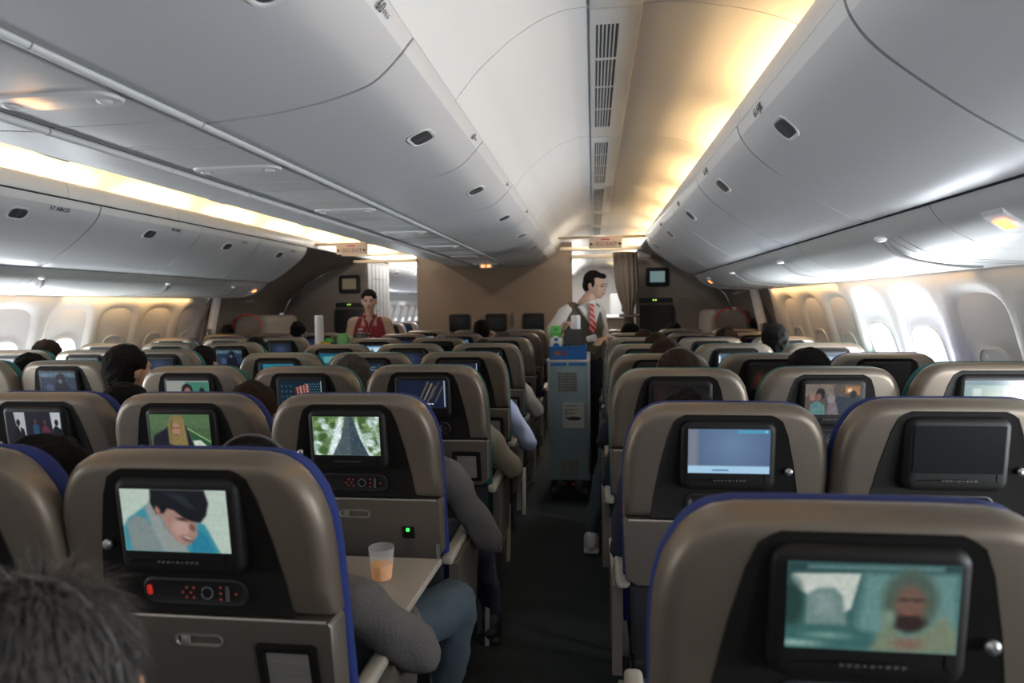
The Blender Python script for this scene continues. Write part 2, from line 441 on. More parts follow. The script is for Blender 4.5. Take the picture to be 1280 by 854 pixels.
# outer service panels, bench of grooved plastic
ps = [-1.2, .9, 2.12, 3.4, 4.7, 5.9, 6.62]
for side in (False, True):
    for i, (a, b) in enumerate(zip(ps, ps[1:])):
        t = thing('side_service_unit', 'smooth service panel sloping below the %s bins, %s from the camera' % ('left' if side else 'right', ORD[i]), 'service panel', (0, a, 0), 'side service panels')
        P = zz(PSs, side); s = 1 if not side else -1; L = b-a
        bm = new(); extrude_xz(bm, strip_profile(P, .014*s), .003, L-.003); finish('panel', bm, M['psu'], t, smooth=50)
        def along(f, off):   # point on profile at fraction f
            q = f*(len(P)-1); k = min(int(q), len(P)-2); u = q-k
            p = Vector(P[k]).lerp(Vector(P[k+1]), u); d = (Vector(P[k+1])-Vector(P[k])).normalized()
            n_ = Vector((d.y, -d.x)) if not side else Vector((-d.y, d.x))
            return p+n_*off
        for yy in (L*.24, L*.29, L*.34):
            rr = []; bm = new()
            for k in range(15):
                q = along(.22+.72*k/14, .0002); rr.append((q.x, yy+.02*k/14, q.y))
            tube(bm, rr, .0012, 5); finish('panel_groove', bm, M['keyg'], t)
        bm = new(); rr = []; rad = []
        yc = L*.41
        for k in range(13):
            q = along(.18+.70*k/12, .004); rr.append((q.x, yc-.11+.22*k/12, q.y)); rad.append(.004+.022*math.sin(math.pi*min(1, .15+k/12*.85)))
        rings = []
        for (x, y, z), r in zip(rr, rad):
            rings.append([(x, y-r, z), (x, y-r*.5, z-.005), (x, y+r*.5, z-.005), (x, y+r, z), (x, y, z+.012)])
        loft(bm, rings); hs = finish('reading_light_housing', bm, mat('recess grey plastic', (.36,.35,.33), .5), t)
        bm = new(); ell(bm, (rr[0][0], rr[0][1], rr[0][2]-.004), (.024,.022,.012)); finish('reading_light_lens', bm, M['white'], hs)
        if (i == 1 and not side) or i == 5:
            q = along(.25, .011); q2 = along(.34, .011)
            bm = new(); yc2 = (.945 if i == 1 else (.30 if not side else .62))
            for (yA, yB) in ((yc2, yc2+.055),):
                vs = [bm.verts.new(v) for v in ((q.x, yA, q.y), (q2.x, yA, q2.y), (q2.x, yB, q2.y), (q.x, yB, q.y))]
                bm.faces.new(vs)
            bmesh.ops.solidify(bm, geom=bm.faces[:], thickness=.004)
            sg = finish('belt_sign_lit', bm, M['orange'], t, smooth=0)
            bm = new(); q = along(.38, .001); q2 = along(.60, .001)
            rings = [[(along(f, o_).x, y, along(f, o_).y) for f, o_ in ((.17,0),(.20,.008),(.38,.008),(.42,0))] for y in (yc2-.02, yc2+.075)]
            loft(bm, rings); finish('belt_sign_housing', bm, M['psu'], t)
# ---------------------------------------------------------------- side walls with arched window reveals
def wallx(z):   # inner face x against height
    z = max(z, 0)
    pts = [(0, 1.76), (.5, 1.83), (.80, 1.835), (1.0, 1.81), (1.2, 1.755), (1.4, 1.665), (1.55, 1.60), (1.7, 1.55)]
    for (a, xa), (b, xb) in zip(pts, pts[1:]):
        if a <= z <= b: return xa+(xb-xa)*(z-a)/(b-a)
    return pts[-1][1]
def revx(z):   # flat back of a window reveal
    x0, x1 = wallx(.76)+.050, wallx(1.482)+.040
    return x0+(x1-x0)*(z-.76)/(1.482-.76)
def window_outline(yc, w=.475, z0=.76, z1=1.482, n=10):
    P = []
    for k in range(n+1):                      # arch top
        a = math.pi*k/n; P.append((yc+w/2*(abs(math.cos(a))**.8)*(1 if math.cos(a) > 0 else -1), z1-.17+.17*math.sin(a)**.75 if 0 < k < n else z1-.17))
    for k in range(n+1):
        a = math.pi+math.pi*k/n; P.append((yc+w/2*math.cos(a), z0+.10+.10*math.sin(a)))
    return P
def wall_side(side, ycs, y0, y1, name, wn):
    bm = new(); X = (lambda x: mir(x)) if side else (lambda x: x)
    ed = [y0]+[(a+b)/2 for a, b in zip(ycs, ycs[1:])]+[y1]
    zs0, zs1 = 0., 1.545
    for yc, a, b in zip(ycs, ed, ed[1:]):
        o = window_outline(yc); N = len(o)
        outer = []
        c = Vector((yc, 1.13))
        for (y, z) in o:                     # project outline radially on the panel rectangle
            d = Vector((y, z))-c; ts = []
            if d.x > 1e-6: ts.append((b-c.x)/d.x)
            if d.x < -1e-6: ts.append((a-c.x)/d.x)
            if d.y > 1e-6: ts.append((zs1-c.y)/d.y)
            if d.y < -1e-6: ts.append((zs0+.55-c.y)/d.y)
            t_ = min(ts); outer.append((c.x+d.x*t_, c.y+d.y*t_))
        R0 = [bm.verts.new((X(wallx(z)), y, z)) for y, z in outer]
        mid = [(y0_*.35+y1_*.65, z0_*.35+z1_*.65) for (y0_, z0_), (y1_, z1_) in zip(outer, o)]
        Rm = [bm.verts.new((X(wallx(z)), y, z)) for y, z in mid]
        R1 = [bm.verts.new((X(wallx(z)), y, z)) for y, z in o]
        oi = offs(o, .03); R2 = [bm.verts.new((X((wallx(z)+revx(z))/2+.002), y, z)) for y, z in oi]
        oj = offs(o, .052); R3 = [bm.verts.new((X(revx(z)+.002), y, z)) for y, z in oj]
        for A, B in ((R0, Rm), (Rm, R1), (R1, R2), (R2, R3)):
            for i in range(N): bm.faces.new((A[i], A[(i+1)%N], B[(i+1)%N], B[i]))
        # lower wall and groove between panels
        lo = [bm.verts.new((X(wallx(z)), y, z)) for y in (a, b) for z in (0, .3, .55)]
        bm.faces.new((lo[0], lo[1], lo[4], lo[3])); bm.faces.new((lo[1], lo[2], lo[5], lo[4]))
    wl = struct(finish(name, bm, M['wall'], smooth=40))
    for i, (yc, kind) in enumerate(zip(ycs, wn)):
        oj = offs(window_outline(yc), .050); off = .040
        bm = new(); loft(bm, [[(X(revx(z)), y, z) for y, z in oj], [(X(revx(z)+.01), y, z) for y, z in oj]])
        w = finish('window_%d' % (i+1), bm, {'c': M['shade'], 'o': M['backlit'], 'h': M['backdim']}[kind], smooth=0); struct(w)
        zt = {'c': 1.19, 'h': 1.20, 'o': 1.27}[kind]; wd = {'c': .25, 'h': .28, 'o': .33}[kind]
        fo = rrect(yc, (zt+.80)/2, wd, zt-.80, .11 if kind != 'c' else .09); fi = offs(fo, .014)
        bm = new(); loft(bm, [[(X(revx(z)), y, z) for y, z in fo], [(X(revx(z)-.009), y, z) for y, z in fo], [(X(revx(z)-.009), y, z) for y, z in fi], [(X(revx(z)), y, z) for y, z in fi]])
        finish('window_frame', bm, M['wall'], w)
        bm = new(); loft(bm, [[(X(revx(z)-.002), y, z) for y, z in fi], [(X(revx(z)-.004), y, z) for y, z in fi]])
        finish('window_pane', bm, {'c': M['shade'], 'o': M['daylit'], 'h': M['dayhalf']}[kind], w, smooth=0)
ycR = [-.70+.5545*k for k in range(13)]
ycR = [3.144+.5545*(k-6) for k in range(12)]       # ..., 3.14, 3.70, 4.25, 4.81, 5.36, 5.92
kR = 'oohchchooccc'
kR = ['o','o','o','o','o','c','c','o','o','c','c','c']
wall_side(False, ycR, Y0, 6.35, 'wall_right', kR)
ycL = [4.79+.545*(k-9) for k in range(13)]
kL = ['o','h','o','o','h','o','h','h','c','c','c','c','c']
kL = ['o','o','o','o','o','o','o','o','h','h','c','c','c']
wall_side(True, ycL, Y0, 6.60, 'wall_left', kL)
ycN = [9.9+.55*k for k in range(12)]
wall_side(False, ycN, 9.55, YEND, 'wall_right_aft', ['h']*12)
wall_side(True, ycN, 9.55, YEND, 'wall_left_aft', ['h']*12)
wi = 0
for o in C.objects:
    if o.name.startswith('window_') and o.parent is None: wi += 1; o.name = 'pane_tmp_%d' % wi
for o in C.objects:
    if o.name.startswith('pane_tmp_'): o.name = 'window_'+o.name[9:]
# end wall of the far cabin
bm = new(); box(bm, mir(1.8), 1.8, YEND-.02, YEND+.03, 0, H(1.02)); struct(finish('wall_back', bm, M['wall'], smooth=0))
# ---------------------------------------------------------------- door zone
for side in (False, True):
    X = (lambda x: mir(x)) if side else (lambda x: x)
    def bx(bm, a, b, y0, y1, z0, z1, **k): box(bm, min(X(a),X(b)), max(X(a),X(b)), y0, y1, z0, z1, **k)
    nm = 'left' if side else 'right'
    for q, ys_ in enumerate((((6.35 if not side else 6.6, 0), (6.62, -.02), (6.70, .05), (6.855, .05)), ((8.03, .05), (8.28 if not side else 8.44, .05)))):
        bm = new()
        rings = [[(X(wallx(z)+dx), y, z) for z in (0,.3,.6,.9,1.2,1.4,1.6,1.8,2.0)] for y, dx in ys_]
        loft(bm, rings, False, False, closed=False); struct(finish('wall_door_'+nm+('' if q == 0 else '_aft'), bm, M['mon'], smooth=40))
    # door frame liner
    bm = new(); tube(bm, [(X(1.60), 6.66, .0), (X(1.66), 6.66, .6), (X(1.64), 6.66, 1.2), (X(1.56), 6.66, 1.55), (X(1.45), 6.66, 1.62)], .045, 10)
    struct(finish('trim_17' if not side else 'trim_18', bm, M['wall']))
    t = thing('cabin_door', 'beige cabin door with slide bustle and red arc handle at the %s side' % nm, 'cabin door', (X(1.62), 7.45, 0))
    def T(x): return X(x)-X(1.62)
    bm = new(); 
    rings = [[(T(wallx(z)+dx), y-7.45, z) for z in (.02,.4,.8,1.2,1.5,1.8)] for y, dx in ((6.86,.04),(6.88,-.02),(8.0,-.02),(8.02,.04))]
    loft(bm, rings, closed=False, cap0=False, cap1=False); finish('door_panel', bm, M['mon'], t)
    bm = new(); box(bm, min(T(1.22),T(1.63)), max(T(1.22),T(1.63)), -.42, .45, .25, 1.33, bev=.07, seg=4); finish('slide_bustle', bm, M['mon'], t)
    bm = new(); tube(bm, [(T(1.42+.17*math.cos(a)), -.45, 1.20+.15*math.sin(a)) for a in [math.pi*k/14 for k in range(15)]], .007, 8)
    finish('red_strap', bm, M['redp'], t)
    bm = new(); tube(bm, [(T(1.60), -.3, 1.52), (T(1.52), -.3, 1.50), (T(1.52), -.1, 1.50), (T(1.60), -.1, 1.52)], .012, 8); finish('assist_handle', bm, M['beige'], t)
    # ceiling cover above the door, sloping
    bm = new(); extrude_xz(bm, strip_profile(zz([(.56,.66),(.8,.58),(1.1,.47),(1.35,.33),(1.60,.12),(1.68,-.05)], side), .02*(1 if not side else -1)), YBIN+.02, (8.28 if not side else 8.44))
    struct(finish('ceiling_door_'+nm, bm, M['mon'], smooth=40))
# bin end caps
for side in (False, True):
    bm = new(); extrude_xz(bm, zz(OBs+PSs+[(1.6,.4),(.7,.66)], side), YBIN-.002, YBIN+.02); struct(finish('trim_19' if not side else 'trim_20', bm, M['bin'], smooth=30))
# right monument
t = thing('galley_monument', 'tall beige monument wall with a small monitor right of the curtain', 'monument', (.53, 8.3, 0))
bm = new(); loft(bm, [[(x, y, z) for x, z in ((0,0),(1.25,0),(1.24,1.20),(1.15,H(-.04)),(1.07,H(.115)),(.82,H(.325)),(.57,H(.465)),(.27,H(.575)),(0,H(.60)))] for y in (0, .95)]); finish('wall_panel', bm, M['mon'], t, smooth=0)
def wall_monitor(parent, x0, x1, z0, z1, scr, glow):
    cx, cz = (x0+x1)/2, (z0+z1)/2
    bm = new(); pillow(bm, rrect(cx, cz, x1-x0, z1-z0, .03), [(.012,-.03),(.004,-.026),(0,-.015),(0,0)]); mo = finish('monitor', bm, M['bezel'], parent)
    bm = new(); box(bm, x0+.05, x1-.05, -.0325, -.030, z0+.055, z1-.045); finish('screen', bm, glow, mo, smooth=0)
glow = mat('dim teal screen', (.02,.03,.03), .3, emit=(.22,.34,.34), es=.55)
glow2 = mat('dim brown screen', (.03,.025,.02), .3, emit=(.25,.18,.10), es=.35)
wall_monitor(t, .12, .40, H(.215), H(.45), None, glow)
def jump(parent, x0):
    bm = new(); box(bm, x0, x0+.40, -.03, 0, H(.02), H(.075), bev=.008); c_ = finish('control_strip', bm, M['black'], parent)
    bm = new(); [ell(bm, (x0+.17+k*.03, -.031, H(.05)), (.009,.004,.009), sub=2) for k in (0,1)]; finish('indicator_lamp', bm, mat('pale green lamp', (.2,.3,.05), .4, emit=(.6,1,.15), es=1.3), c_)
    bm = new(); box(bm, x0-.01, x0+.41, -.06, 0, .55, H(-.01), bev=.02); finish('jump_seat', bm, M['black'], parent)
    bm = new()
    for k, w in enumerate((.10,.07,.11,.08,.10)): box(bm, x0+.48, x0+.48+w, -.003, 0, H(.05-k*.045), H(.054-k*.045))
    finish('printed_line', bm, M['gap'], parent)
jump(t, .04)
# left monument
t = thing('galley_monument', 'beige monument with white folding side door left of the far doorway', 'monument', (-3.0, 8.45, 0))
bm = new(); loft(bm, [[(x, y, z) for x, z in ((0,0),(-1.26,0),(-1.25,1.20),(-1.16,H(-.04)),(-1.08,H(.115)),(-.83,H(.325)),(-.58,H(.465)),(-.28,H(.575)),(0,H(.645)))] for y in (0, .98)]); finish('wall_panel', bm, M['mon'], t, smooth=0)
wall_monitor(t, -.37, -.08, H(.20), H(.44), None, glow2)
jump(t, -.42)
bm = new()
for k in range(6): box(bm, .001, .012, .03+k*.155, .03+k*.155+.148, .05, H(.60), bev=.004)
box(bm, .012, .018, .3, .7, H(.40), H(.405)); finish('folding_door', bm, mat('white laminate', (.19,.187,.185), .5), t)
# bulkhead with three monitors
t = thing('bulkhead', 'tall pinkish beige bulkhead wall behind the centre block with three blank monitors', 'bulkhead', (XC, YB, 0))
bm = new(); box(bm, -.985, .985, 0, .05, 0, H(.78), bev=.006); finish('wall_panel', bm, M['bulk'], t)
for x in (-.47, .0, .47):
    bm = new(); pillow(bm, rrect(x+.03, H(-.205), .27, .225, .03), [(.014,-.03),(.004,-.026),(0,-.012),(0,0)]); mo = finish('monitor', bm, M['bezel'], t)
    bm = new(); box(bm, x+.03-.095, x+.03+.095, -.0325, -.03, H(-.205)-.055, H(-.205)+.06); finish('screen', bm, M['off'], mo, smooth=0)
bm = new()
for k, w in enumerate((.10,.07,.11)): box(bm, -.90, -.90+w, -.003, 0, H(-.07-k*.03), H(-.066-k*.03))
finish('printed_line', bm, M['mon'], t)
bm = new(); box(bm, .22, .25, -.02, 0, H(-.26), H(-.08), bev=.01); finish('coat_hook', bm, M['curt'], t)
# doorway headers
for side in (False, True):
    X = (lambda x: mir(x)) if side else (lambda x: x)
    nm = 'left' if side else 'right'
    bm = new(); box(bm, min(X(-.38),X(.56)), max(X(-.38),X(.56)), 7.70, 7.78, H(.635), H(.675), bev=.008)
    box(bm, min(X(-.26),X(.56)), max(X(-.26),X(.56)), 8.10, 8.16, H(.575), H(.615), bev=.006)
    struct(finish('trim_21' if not side else 'trim_22', bm, M['cream']))
    # exit sign on a crossbar
    t = thing('exit_sign', 'beige hanging exit sign with red arrows above the %s aisle' % nm, 'exit sign', (X(.13), 6.93, H(.65)))
    bm = new(); box(bm, -.172, .172, -.03, .03, -.062, .062, bev=.01); pl = finish('sign_plate', bm, M['sign'], t)
    bm = new(); box(bm, min(-.49, .43) if not side else -.43, .43 if not side else .49, -.02, .045, .045, .068, bev=.005); finish('crossbar', bm, M['cream'], t)
    text('EXIT', .058, M['signred'], t, (.065, -.032, -.022), (math.pi/2,0,0))
    text('\u51fa\u53e3', .050, M['signred'], t, (-.055, -.032, -.022), (math.pi/2,0,0))
    bm = new(); box(bm, -.045, .045, -.0325, -.030, .022, .034); finish('red_bar', bm, M['redp'], t, smooth=0)
    bm = new()
    for s in (-1, 1):
        vs = [bm.verts.new((s*x, -.0315, z-.02)) for x, z in ((.165,0),(.142,.018),(.142,.006),(.128,.006),(.128,-.006),(.142,-.006),(.142,-.018))]
        bm.faces.new(vs if s > 0 else vs[::-1])
    bmesh.ops.solidify(bm, geom=bm.faces[:], thickness=.001); finish('arrow', bm, M['signred'], t, smooth=0)
# curtain
def curtain(x0, x1, xt, yc, label):
    t = thing('curtain', label, 'curtain', ((x0+x1)/2, yc, 0))
    bm = new(); rings = []; cx = (x0+x1)/2
    for k in range(40):
        z = H(.62)-k*(H(.62)-.06)/39; f = (H(.62)-z)
        w = (x1-x0)/2*(1-.60*math.exp(-((z-1.27)/.22)**2)) if z > 1.27 else (x1-x0)/2*(.40+.18*min(1,(1.27-z)/.8))
        c = (xt-cx)*min(1, f/.82)
        ring = []
        for i in range(96):
            a = 2*math.pi*i/96; fold = 1+.16*math.cos(13*a)+.05*math.cos(5*a+f*2)
            ring.append((c+w*math.cos(a)*(1+.03*math.cos(13*a)), .06*math.sin(a)*fold, z))
        rings.append(ring)
    loft(bm, rings); finish('drape', bm, M['curt'], t, smooth=60)
    bm = new(); tube(bm, [(xt-cx+.115*math.cos(a), .075*math.sin(a), 1.27+.01*math.sin(a)) for a in [2*math.pi*k/20 for k in range(21)]], .012, 6); finish('tieback', bm, M['curt'], t)
curtain(.235, .515, .425, 7.9, 'brown gathered curtain tied back beside the right doorway')
# far things seen through the doorways
t = thing('partition_counter', 'low white topped counter beyond the right doorway', 'counter', (.25, 9.3, 0))
bm = new(); box(bm, -.28, .28, 0, 1.4, 0, 1.20, bev=.02); finish('counter_body', bm, M['mon'], t)
bm = new(); box(bm, -.30, .30, -.02, 1.42, 1.20, 1.235, bev=.012); finish('counter_top', bm, M['white'], t)
for x, y, lb in ((-.02, 9.7, 'nearer dark folded item on the white counter'), (.08, 10.1, 'farther dark folded item on the white counter')):
    bm = new(); ell(bm, (0,0,.03), (.09,.12,.035), sub=3); o = finish('folded_item', bm, M['dark'], loc=(x, y, 1.23)); tag(o, lb, 'folded cloth')
t = thing('galley_monument', 'grey monument with blank monitor in the cabin beyond the right doorway', 'monument', (.62, 12.2, 0))
bm = new(); box(bm, -.30, .90, 0, .6, 0, H(.2), bev=.03); finish('wall_panel', bm, mat('grey laminate', (.42,.42,.42), .5), t)
wall_monitor(t, -.10, .22, H(-.14), H(.07), None, M['off'])
WP, FWD, WORLD, EXPO = 34., 7., .25, 0.08
# ---------------------------------------------------------------- screens
def paint(w, h, base, ops, seed=0, noisev=0.):
    v, u = np.mgrid[0:h+1, 0:w+1].astype(float); u /= w; v /= h
    img = np.zeros((h+1, w+1, 3)); img[:] = base
    asp = w/h
    for op in ops:
        k = op[0]; col = np.array(op[1]); soft = op[2]; a = op[3:]
        if k == 'e':
            cx, cy, rx, ry = a[:4]; rot = math.radians(a[4]) if len(a) > 4 else 0
            dx = (u-cx)*asp; dy = v-cy
            x = dx*math.cos(rot)+dy*math.sin(rot); y = -dx*math.sin(rot)+dy*math.cos(rot)
            d = (np.sqrt((x/(rx*asp))**2+(y/ry)**2)-1)*min(rx*asp, ry)
        elif k == 'p':
            pts = a[0]; d = np.full(u.shape, 9.); ins = np.zeros(u.shape, bool)
            n = len(pts)
            for i in range(n):
                x0, y0 = pts[i]; x1, y1 = pts[(i+1) % n]
                ex, ey = (x1-x0)*asp, y1-y0; px, py = (u-x0)*asp, v-y0
                t = np.clip((px*ex+py*ey)/(ex*ex+ey*ey+1e-12), 0, 1)
                d = np.minimum(d, np.hypot(px-t*ex, py-t*ey))
                c = ((y0 > v) != (y1 > v)) & (u < (x1-x0)*(v-y0)/(y1-y0+1e-12)+x0); ins ^= c
            d = np.where(ins, -d, d)
        elif k == 'g':      # vertical gradient overlay
            t = v[..., None]; img = img*(1-t*soft)+col*t*soft; continue
        m = np.clip(.5-d/(2*max(soft, 1e-3)), 0, 1)[..., None]
        img = img*(1-m)+col*m
    if noisev:
        rng = np.random.RandomState(seed); n = rng.rand(h//3+2, w//3+2)
        yy = (v*(h//3)).astype(int); xx = (u*(w//3)).astype(int)
        img *= 1+noisev*(n[yy, xx][..., None]-.5)*2
    return np.clip(img, 0, 1)
def clear_mat():
    m = bpy.data.materials.new('thin clear plastic'); m.use_nodes = True; b = m.node_tree.nodes['Principled BSDF']
    b.inputs['Base Color'].default_value = (.9,.9,.9,1); b.inputs['Roughness'].default_value = .08; b.inputs['Alpha'].default_value = .16
    return m
def screen_mat():
    m = bpy.data.materials.new('lit screen picture'); m.use_nodes = True; nt = m.node_tree; b = nt.nodes['Principled BSDF']
    b.inputs['Base Color'].default_value = (.01,.01,.01,1); b.inputs['Roughness'].default_value = .22
    a = nt.nodes.new('ShaderNodeVertexColor'); a.layer_name = 'picture'
    nt.links.new(a.outputs['Color'], b.inputs['Emission Color']); b.inputs['Emission Strength'].default_value = 1.
    return m
SM = screen_mat()
def lin(c): return tuple((x/12.92 if x <= .04045 else ((x+.055)/1.055)**2.4) for x in c)
SW, SH_ = .1985, .115
def screen_mesh(name, img, gain=1.):
    h, w = img.shape[0]-1, img.shape[1]-1
    vs = [((i/w-.5)*SW, 0, (.5-j/h)*SH_) for j in range(h+1) for i in range(w+1)]
    fs = [(j*(w+1)+i, (j+1)*(w+1)+i, (j+1)*(w+1)+i+1, j*(w+1)+i+1) for j in range(h) for i in range(w)]
    me = bpy.data.meshes.new(name); me.from_pydata(vs, [], fs)
    at = me.color_attributes.new('picture', 'FLOAT_COLOR', 'POINT')
    c = np.ones(((w+1)*(h+1), 4), dtype=np.float32)
    s = img.reshape(-1, 3); c[:, :3] = np.where(s <= .04045, s/12.92, ((s+.055)/1.055)**2.4)*gain
    at.data.foreach_set('color', c.ravel()); me.materials.append(SM)
    return me
E, P_ = 'e', 'p'
SK, SKd = (.66,.50,.43), (.42,.28,.24)
SCR = {}
SCR['off'] = None
SCR['boy'] = paint(120, 72, (.66,.72,.68), [
 (P_, (.20,.50,.56), .02, [(.0,.62),(.05,.48),(.22,.28),(.40,.12),(.5,.4),(.78,.55),(.9,1),(.0,1)]),
 (P_, (.45,.50,.50), .03, [(.03,.55),(.12,.42),(.22,.46),(.30,.62),(.36,1),(.06,1)]),
 (P_, (.52,.55,.54), .03, [(.22,.30),(.30,.12),(.40,.62),(.58,.90),(.60,1),(.36,1)]),
 (P_, (.14,.45,.55), .02, [(.66,.78),(.72,.62),(.80,.78),(.86,1),(.62,1)]),
 (P_, (.58,.46,.42), .02, [(.34,.30),(.52,.26),(.70,.45),(.70,.72),(.60,.90),(.50,.84),(.40,.60)]),
 (E, (.66,.54,.50), .05, .55, .62, .08, .16, -20),
 (E, (.36,.24,.22), .03, .60, .78, .05, .035, 20), (E, (.80,.74,.70), .015, .605, .765, .03, .014, 20),
 (E, (.42,.29,.27), .02, .66, .60, .025, .06, -20), (E, (.16,.10,.10), .02, .57, .47, .045, .022, 10),
 (P_, (.07,.08,.10), .015, [(.29,.0),(.28,.22),(.33,.40),(.40,.38),(.44,.30),(.50,.33),(.58,.44),(.66,.50),(.74,.52),(.80,.40),(.83,.20),(.80,.0)]),
 (E, (.60,.42,.38), .015, .345, .34, .022, .07, -15), (P_, (.13,.15,.18), .03, [(.42,.05),(.60,.08),(.70,.30),(.60,.25)])], noisev=.03)
SCR['forest'] = paint(120, 72, (.36,.46,.30), [
 *[(E, c, .03, x, y, r, r*1.3) for (x, y, r, c) in [(random.random(), random.random(), .03+.05*random.random(), random.choice([(.62,.72,.66),(.25,.36,.18),(.45,.56,.34),(.78,.85,.84),(.20,.28,.16)])) for _ in range(90)]],
 (P_, (.80,.86,.86), .04, [(.30,1),(.42,.55),(.47,0),(.40,0),(.30,.5),(.20,1)]), (P_, (.74,.82,.80), .03, [(.66,0),(.74,.5),(.86,1),(.78,1),(.62,.4)]),
 (P_, (.60,.68,.64), .03, [(.84,0),(.95,.5),(1,.9),(1,.5),(.9,0)]),
 (P_, (.28,.34,.36), .012, [(.50,.0),(.60,.0),(.70,.55),(.82,1),(.28,1),(.42,.55)]), (P_, (.22,.28,.31), .02, [(.55,.0),(.60,.0),(.70,.55),(.82,1),(.56,1)])], noisev=.12)
SCR['woman'] = paint(100, 60, (.27,.35,.24), [
 (P_, (.30,.40,.27), .05, [(0,0),(1,0),(1,.35),(0,.45)]), (P_, (.16,.30,.20), .02, [(.66,.45),(1,.78),(1,1),(.70,.75)]), (P_, (.5,.62,.42), .01, [(.62,.36),(1,.74),(1,.78),(.62,.40)]),
 (P_, (.11,.11,.14), .03, [(.02,1),(.05,.6),(.24,.42),(.32,.3),(.6,.3),(.66,.6),(.72,1)]),
 (P_, (.48,.42,.26), .03, [(.30,.8),(.30,.3),(.36,.05),(.48,.0),(.57,.1),(.60,.5),(.62,.9),(.52,.96),(.40,.9)]),
 (E, (.60,.46,.38), .02, .435, .40, .07, .17), (E, (.25,.16,.14), .015, .435, .56, .02, .012), (E, (.2,.14,.12), .012, .40, .37, .02, .012), (E, (.2,.14,.12), .012, .47, .37, .02, .012),
 (P_, (.40,.35,.20), .02, [(.34,.2),(.40,.12),(.37,.45),(.34,.75)]), (P_, (.74,.78,.72), .015, [(.70,.72),(.82,.70),(.98,.95),(.92,1),(.74,1)])], noisev=.05)
SCR['suits'] = paint(100, 60, (.10,.10,.14), [
 (P_, (.62,.64,.66), .01, [(.14,0),(.34,0),(.34,1),(.22,1)]), (P_, (.66,.68,.70), .01, [(.80,0),(.98,0),(.96,1),(.84,1)]),
 (E, (.09,.07,.07), .01, .21, .30, .035, .09), (P_, (.06,.06,.08), .01, [(.12,1),(.13,.5),(.20,.38),(.30,.5),(.33,.8),(.30,1)]), (P_, (.7,.7,.7), .01, [(.20,.42),(.24,.42),(.24,.6)]),
 (E, (.12,.09,.09), .01, .90, .30, .035, .09), (P_, (.06,.08,.09), .01, [(.83,1),(.82,.5),(.88,.38),(.98,.5),(.99,1)]),
 (P_, (.12,.25,.36), .01, [(.48,.75),(.47,.4),(.52,.32),(.58,.4),(.58,.75)]), (P_, (.32,.14,.20), .01, [(.64,.95),(.63,.45),(.70,.34),(.77,.5),(.78,.95)]),
 (P_, (.50,.45,.46), .02, [(.44,1),(.45,.76),(.58,.72),(.60,1)]), (E, (.3,.2,.18), .01, .52, .27, .025, .06), (E, (.3,.2,.18), .01, .69, .28, .025, .06)])
SCR['figure'] = paint(48, 30, (.13,.17,.25), [(P_, (.26,.36,.42), .03, [(.0,0),(1,0),(1,.22),(0,.2)]), (E, (.07,.08,.10), .04, .58, .25, .13, .22), (P_, (.06,.07,.11), .03, [(.35,1),(.42,.45),(.75,.45),(.85,1)]),
 (E, (.35,.36,.42), .03, .56, .40, .06, .1), (E, (.22,.26,.36), .04, .25, .7, .12, .2)], noisev=.2)
SCR['keypad'] = paint(80, 48, (.06,.12,.17), [*[(E, (.14,.28,.34), .01, .08+.1*i, .2+.2*j, .022, .05) for i in range(3) for j in range(4)],
 *[(E, (.30,.50,.52), .005, .62+.055*i+.02*(j%2), .12+.1*j, .012, .02) for i in range(7) for j in range(8)],
 *[(P_, c, .006, [(.40+.075*i,.25-.04*i),(.45+.075*i,.22-.04*i),(.49+.075*i,.80),(.45+.075*i,.82)]) for i, c in enumerate(((.62,.38,.36),(.66,.44,.42),(.60,.34,.32),(.66,.40,.38)))],
 (P_, (.30,.12,.12), .01, [(.36,.3),(.41,.27),(.43,.5),(.39,.52)]), (P_, (.62,.70,.72), .004, [(.965,.0),(.985,.0),(.985,.9),(.965,.9)])])
SCR['night'] = paint(80, 48, (.07,.10,.18), [*[(P_, c, .012, [(x,y),(x+.035,y),(x-.14,y+.6),(x-.17,y+.6)]) for x, y, c in ((.62,.05,(.36,.33,.26)),(.70,.10,(.50,.44,.32)),(.76,.2,(.34,.31,.26)),(.84,.05,(.24,.23,.22)),(.92,.2,(.30,.28,.24)))],
 *[(P_, (.80,.82,.85), .004, [(.36+.055*i,.82),(.40+.055*i,.82),(.40+.055*i,.87),(.36+.055*i,.87)]) for i in range(7)], (E, (.55,.42,.22), .03, .55, .97, .1, .05), (P_, (.55,.60,.66), .004, [(.955,.0),(.98,.0),(.98,.95),(.955,.95)])])
SCR['teen'] = paint(64, 40, (.52,.54,.52), [(P_, (.22,.42,.36), .03, [(.45,.05),(1,.05),(1,.6),(.45,.5)]), (E, (.09,.08,.08), .02, .48, .38, .13, .26), (E, (.50,.38,.33), .02, .49, .46, .08, .2), (E, (.10,.09,.09), .02, .83, .42, .06, .15), (P_, (.45,.20,.18), .02, [(.62,.62),(.95,.62),(1,1),(.58,1)]), (P_, (.42,.50,.55), .02, [(.35,1),(.42,.7),(.58,.7),(.62,1)])])
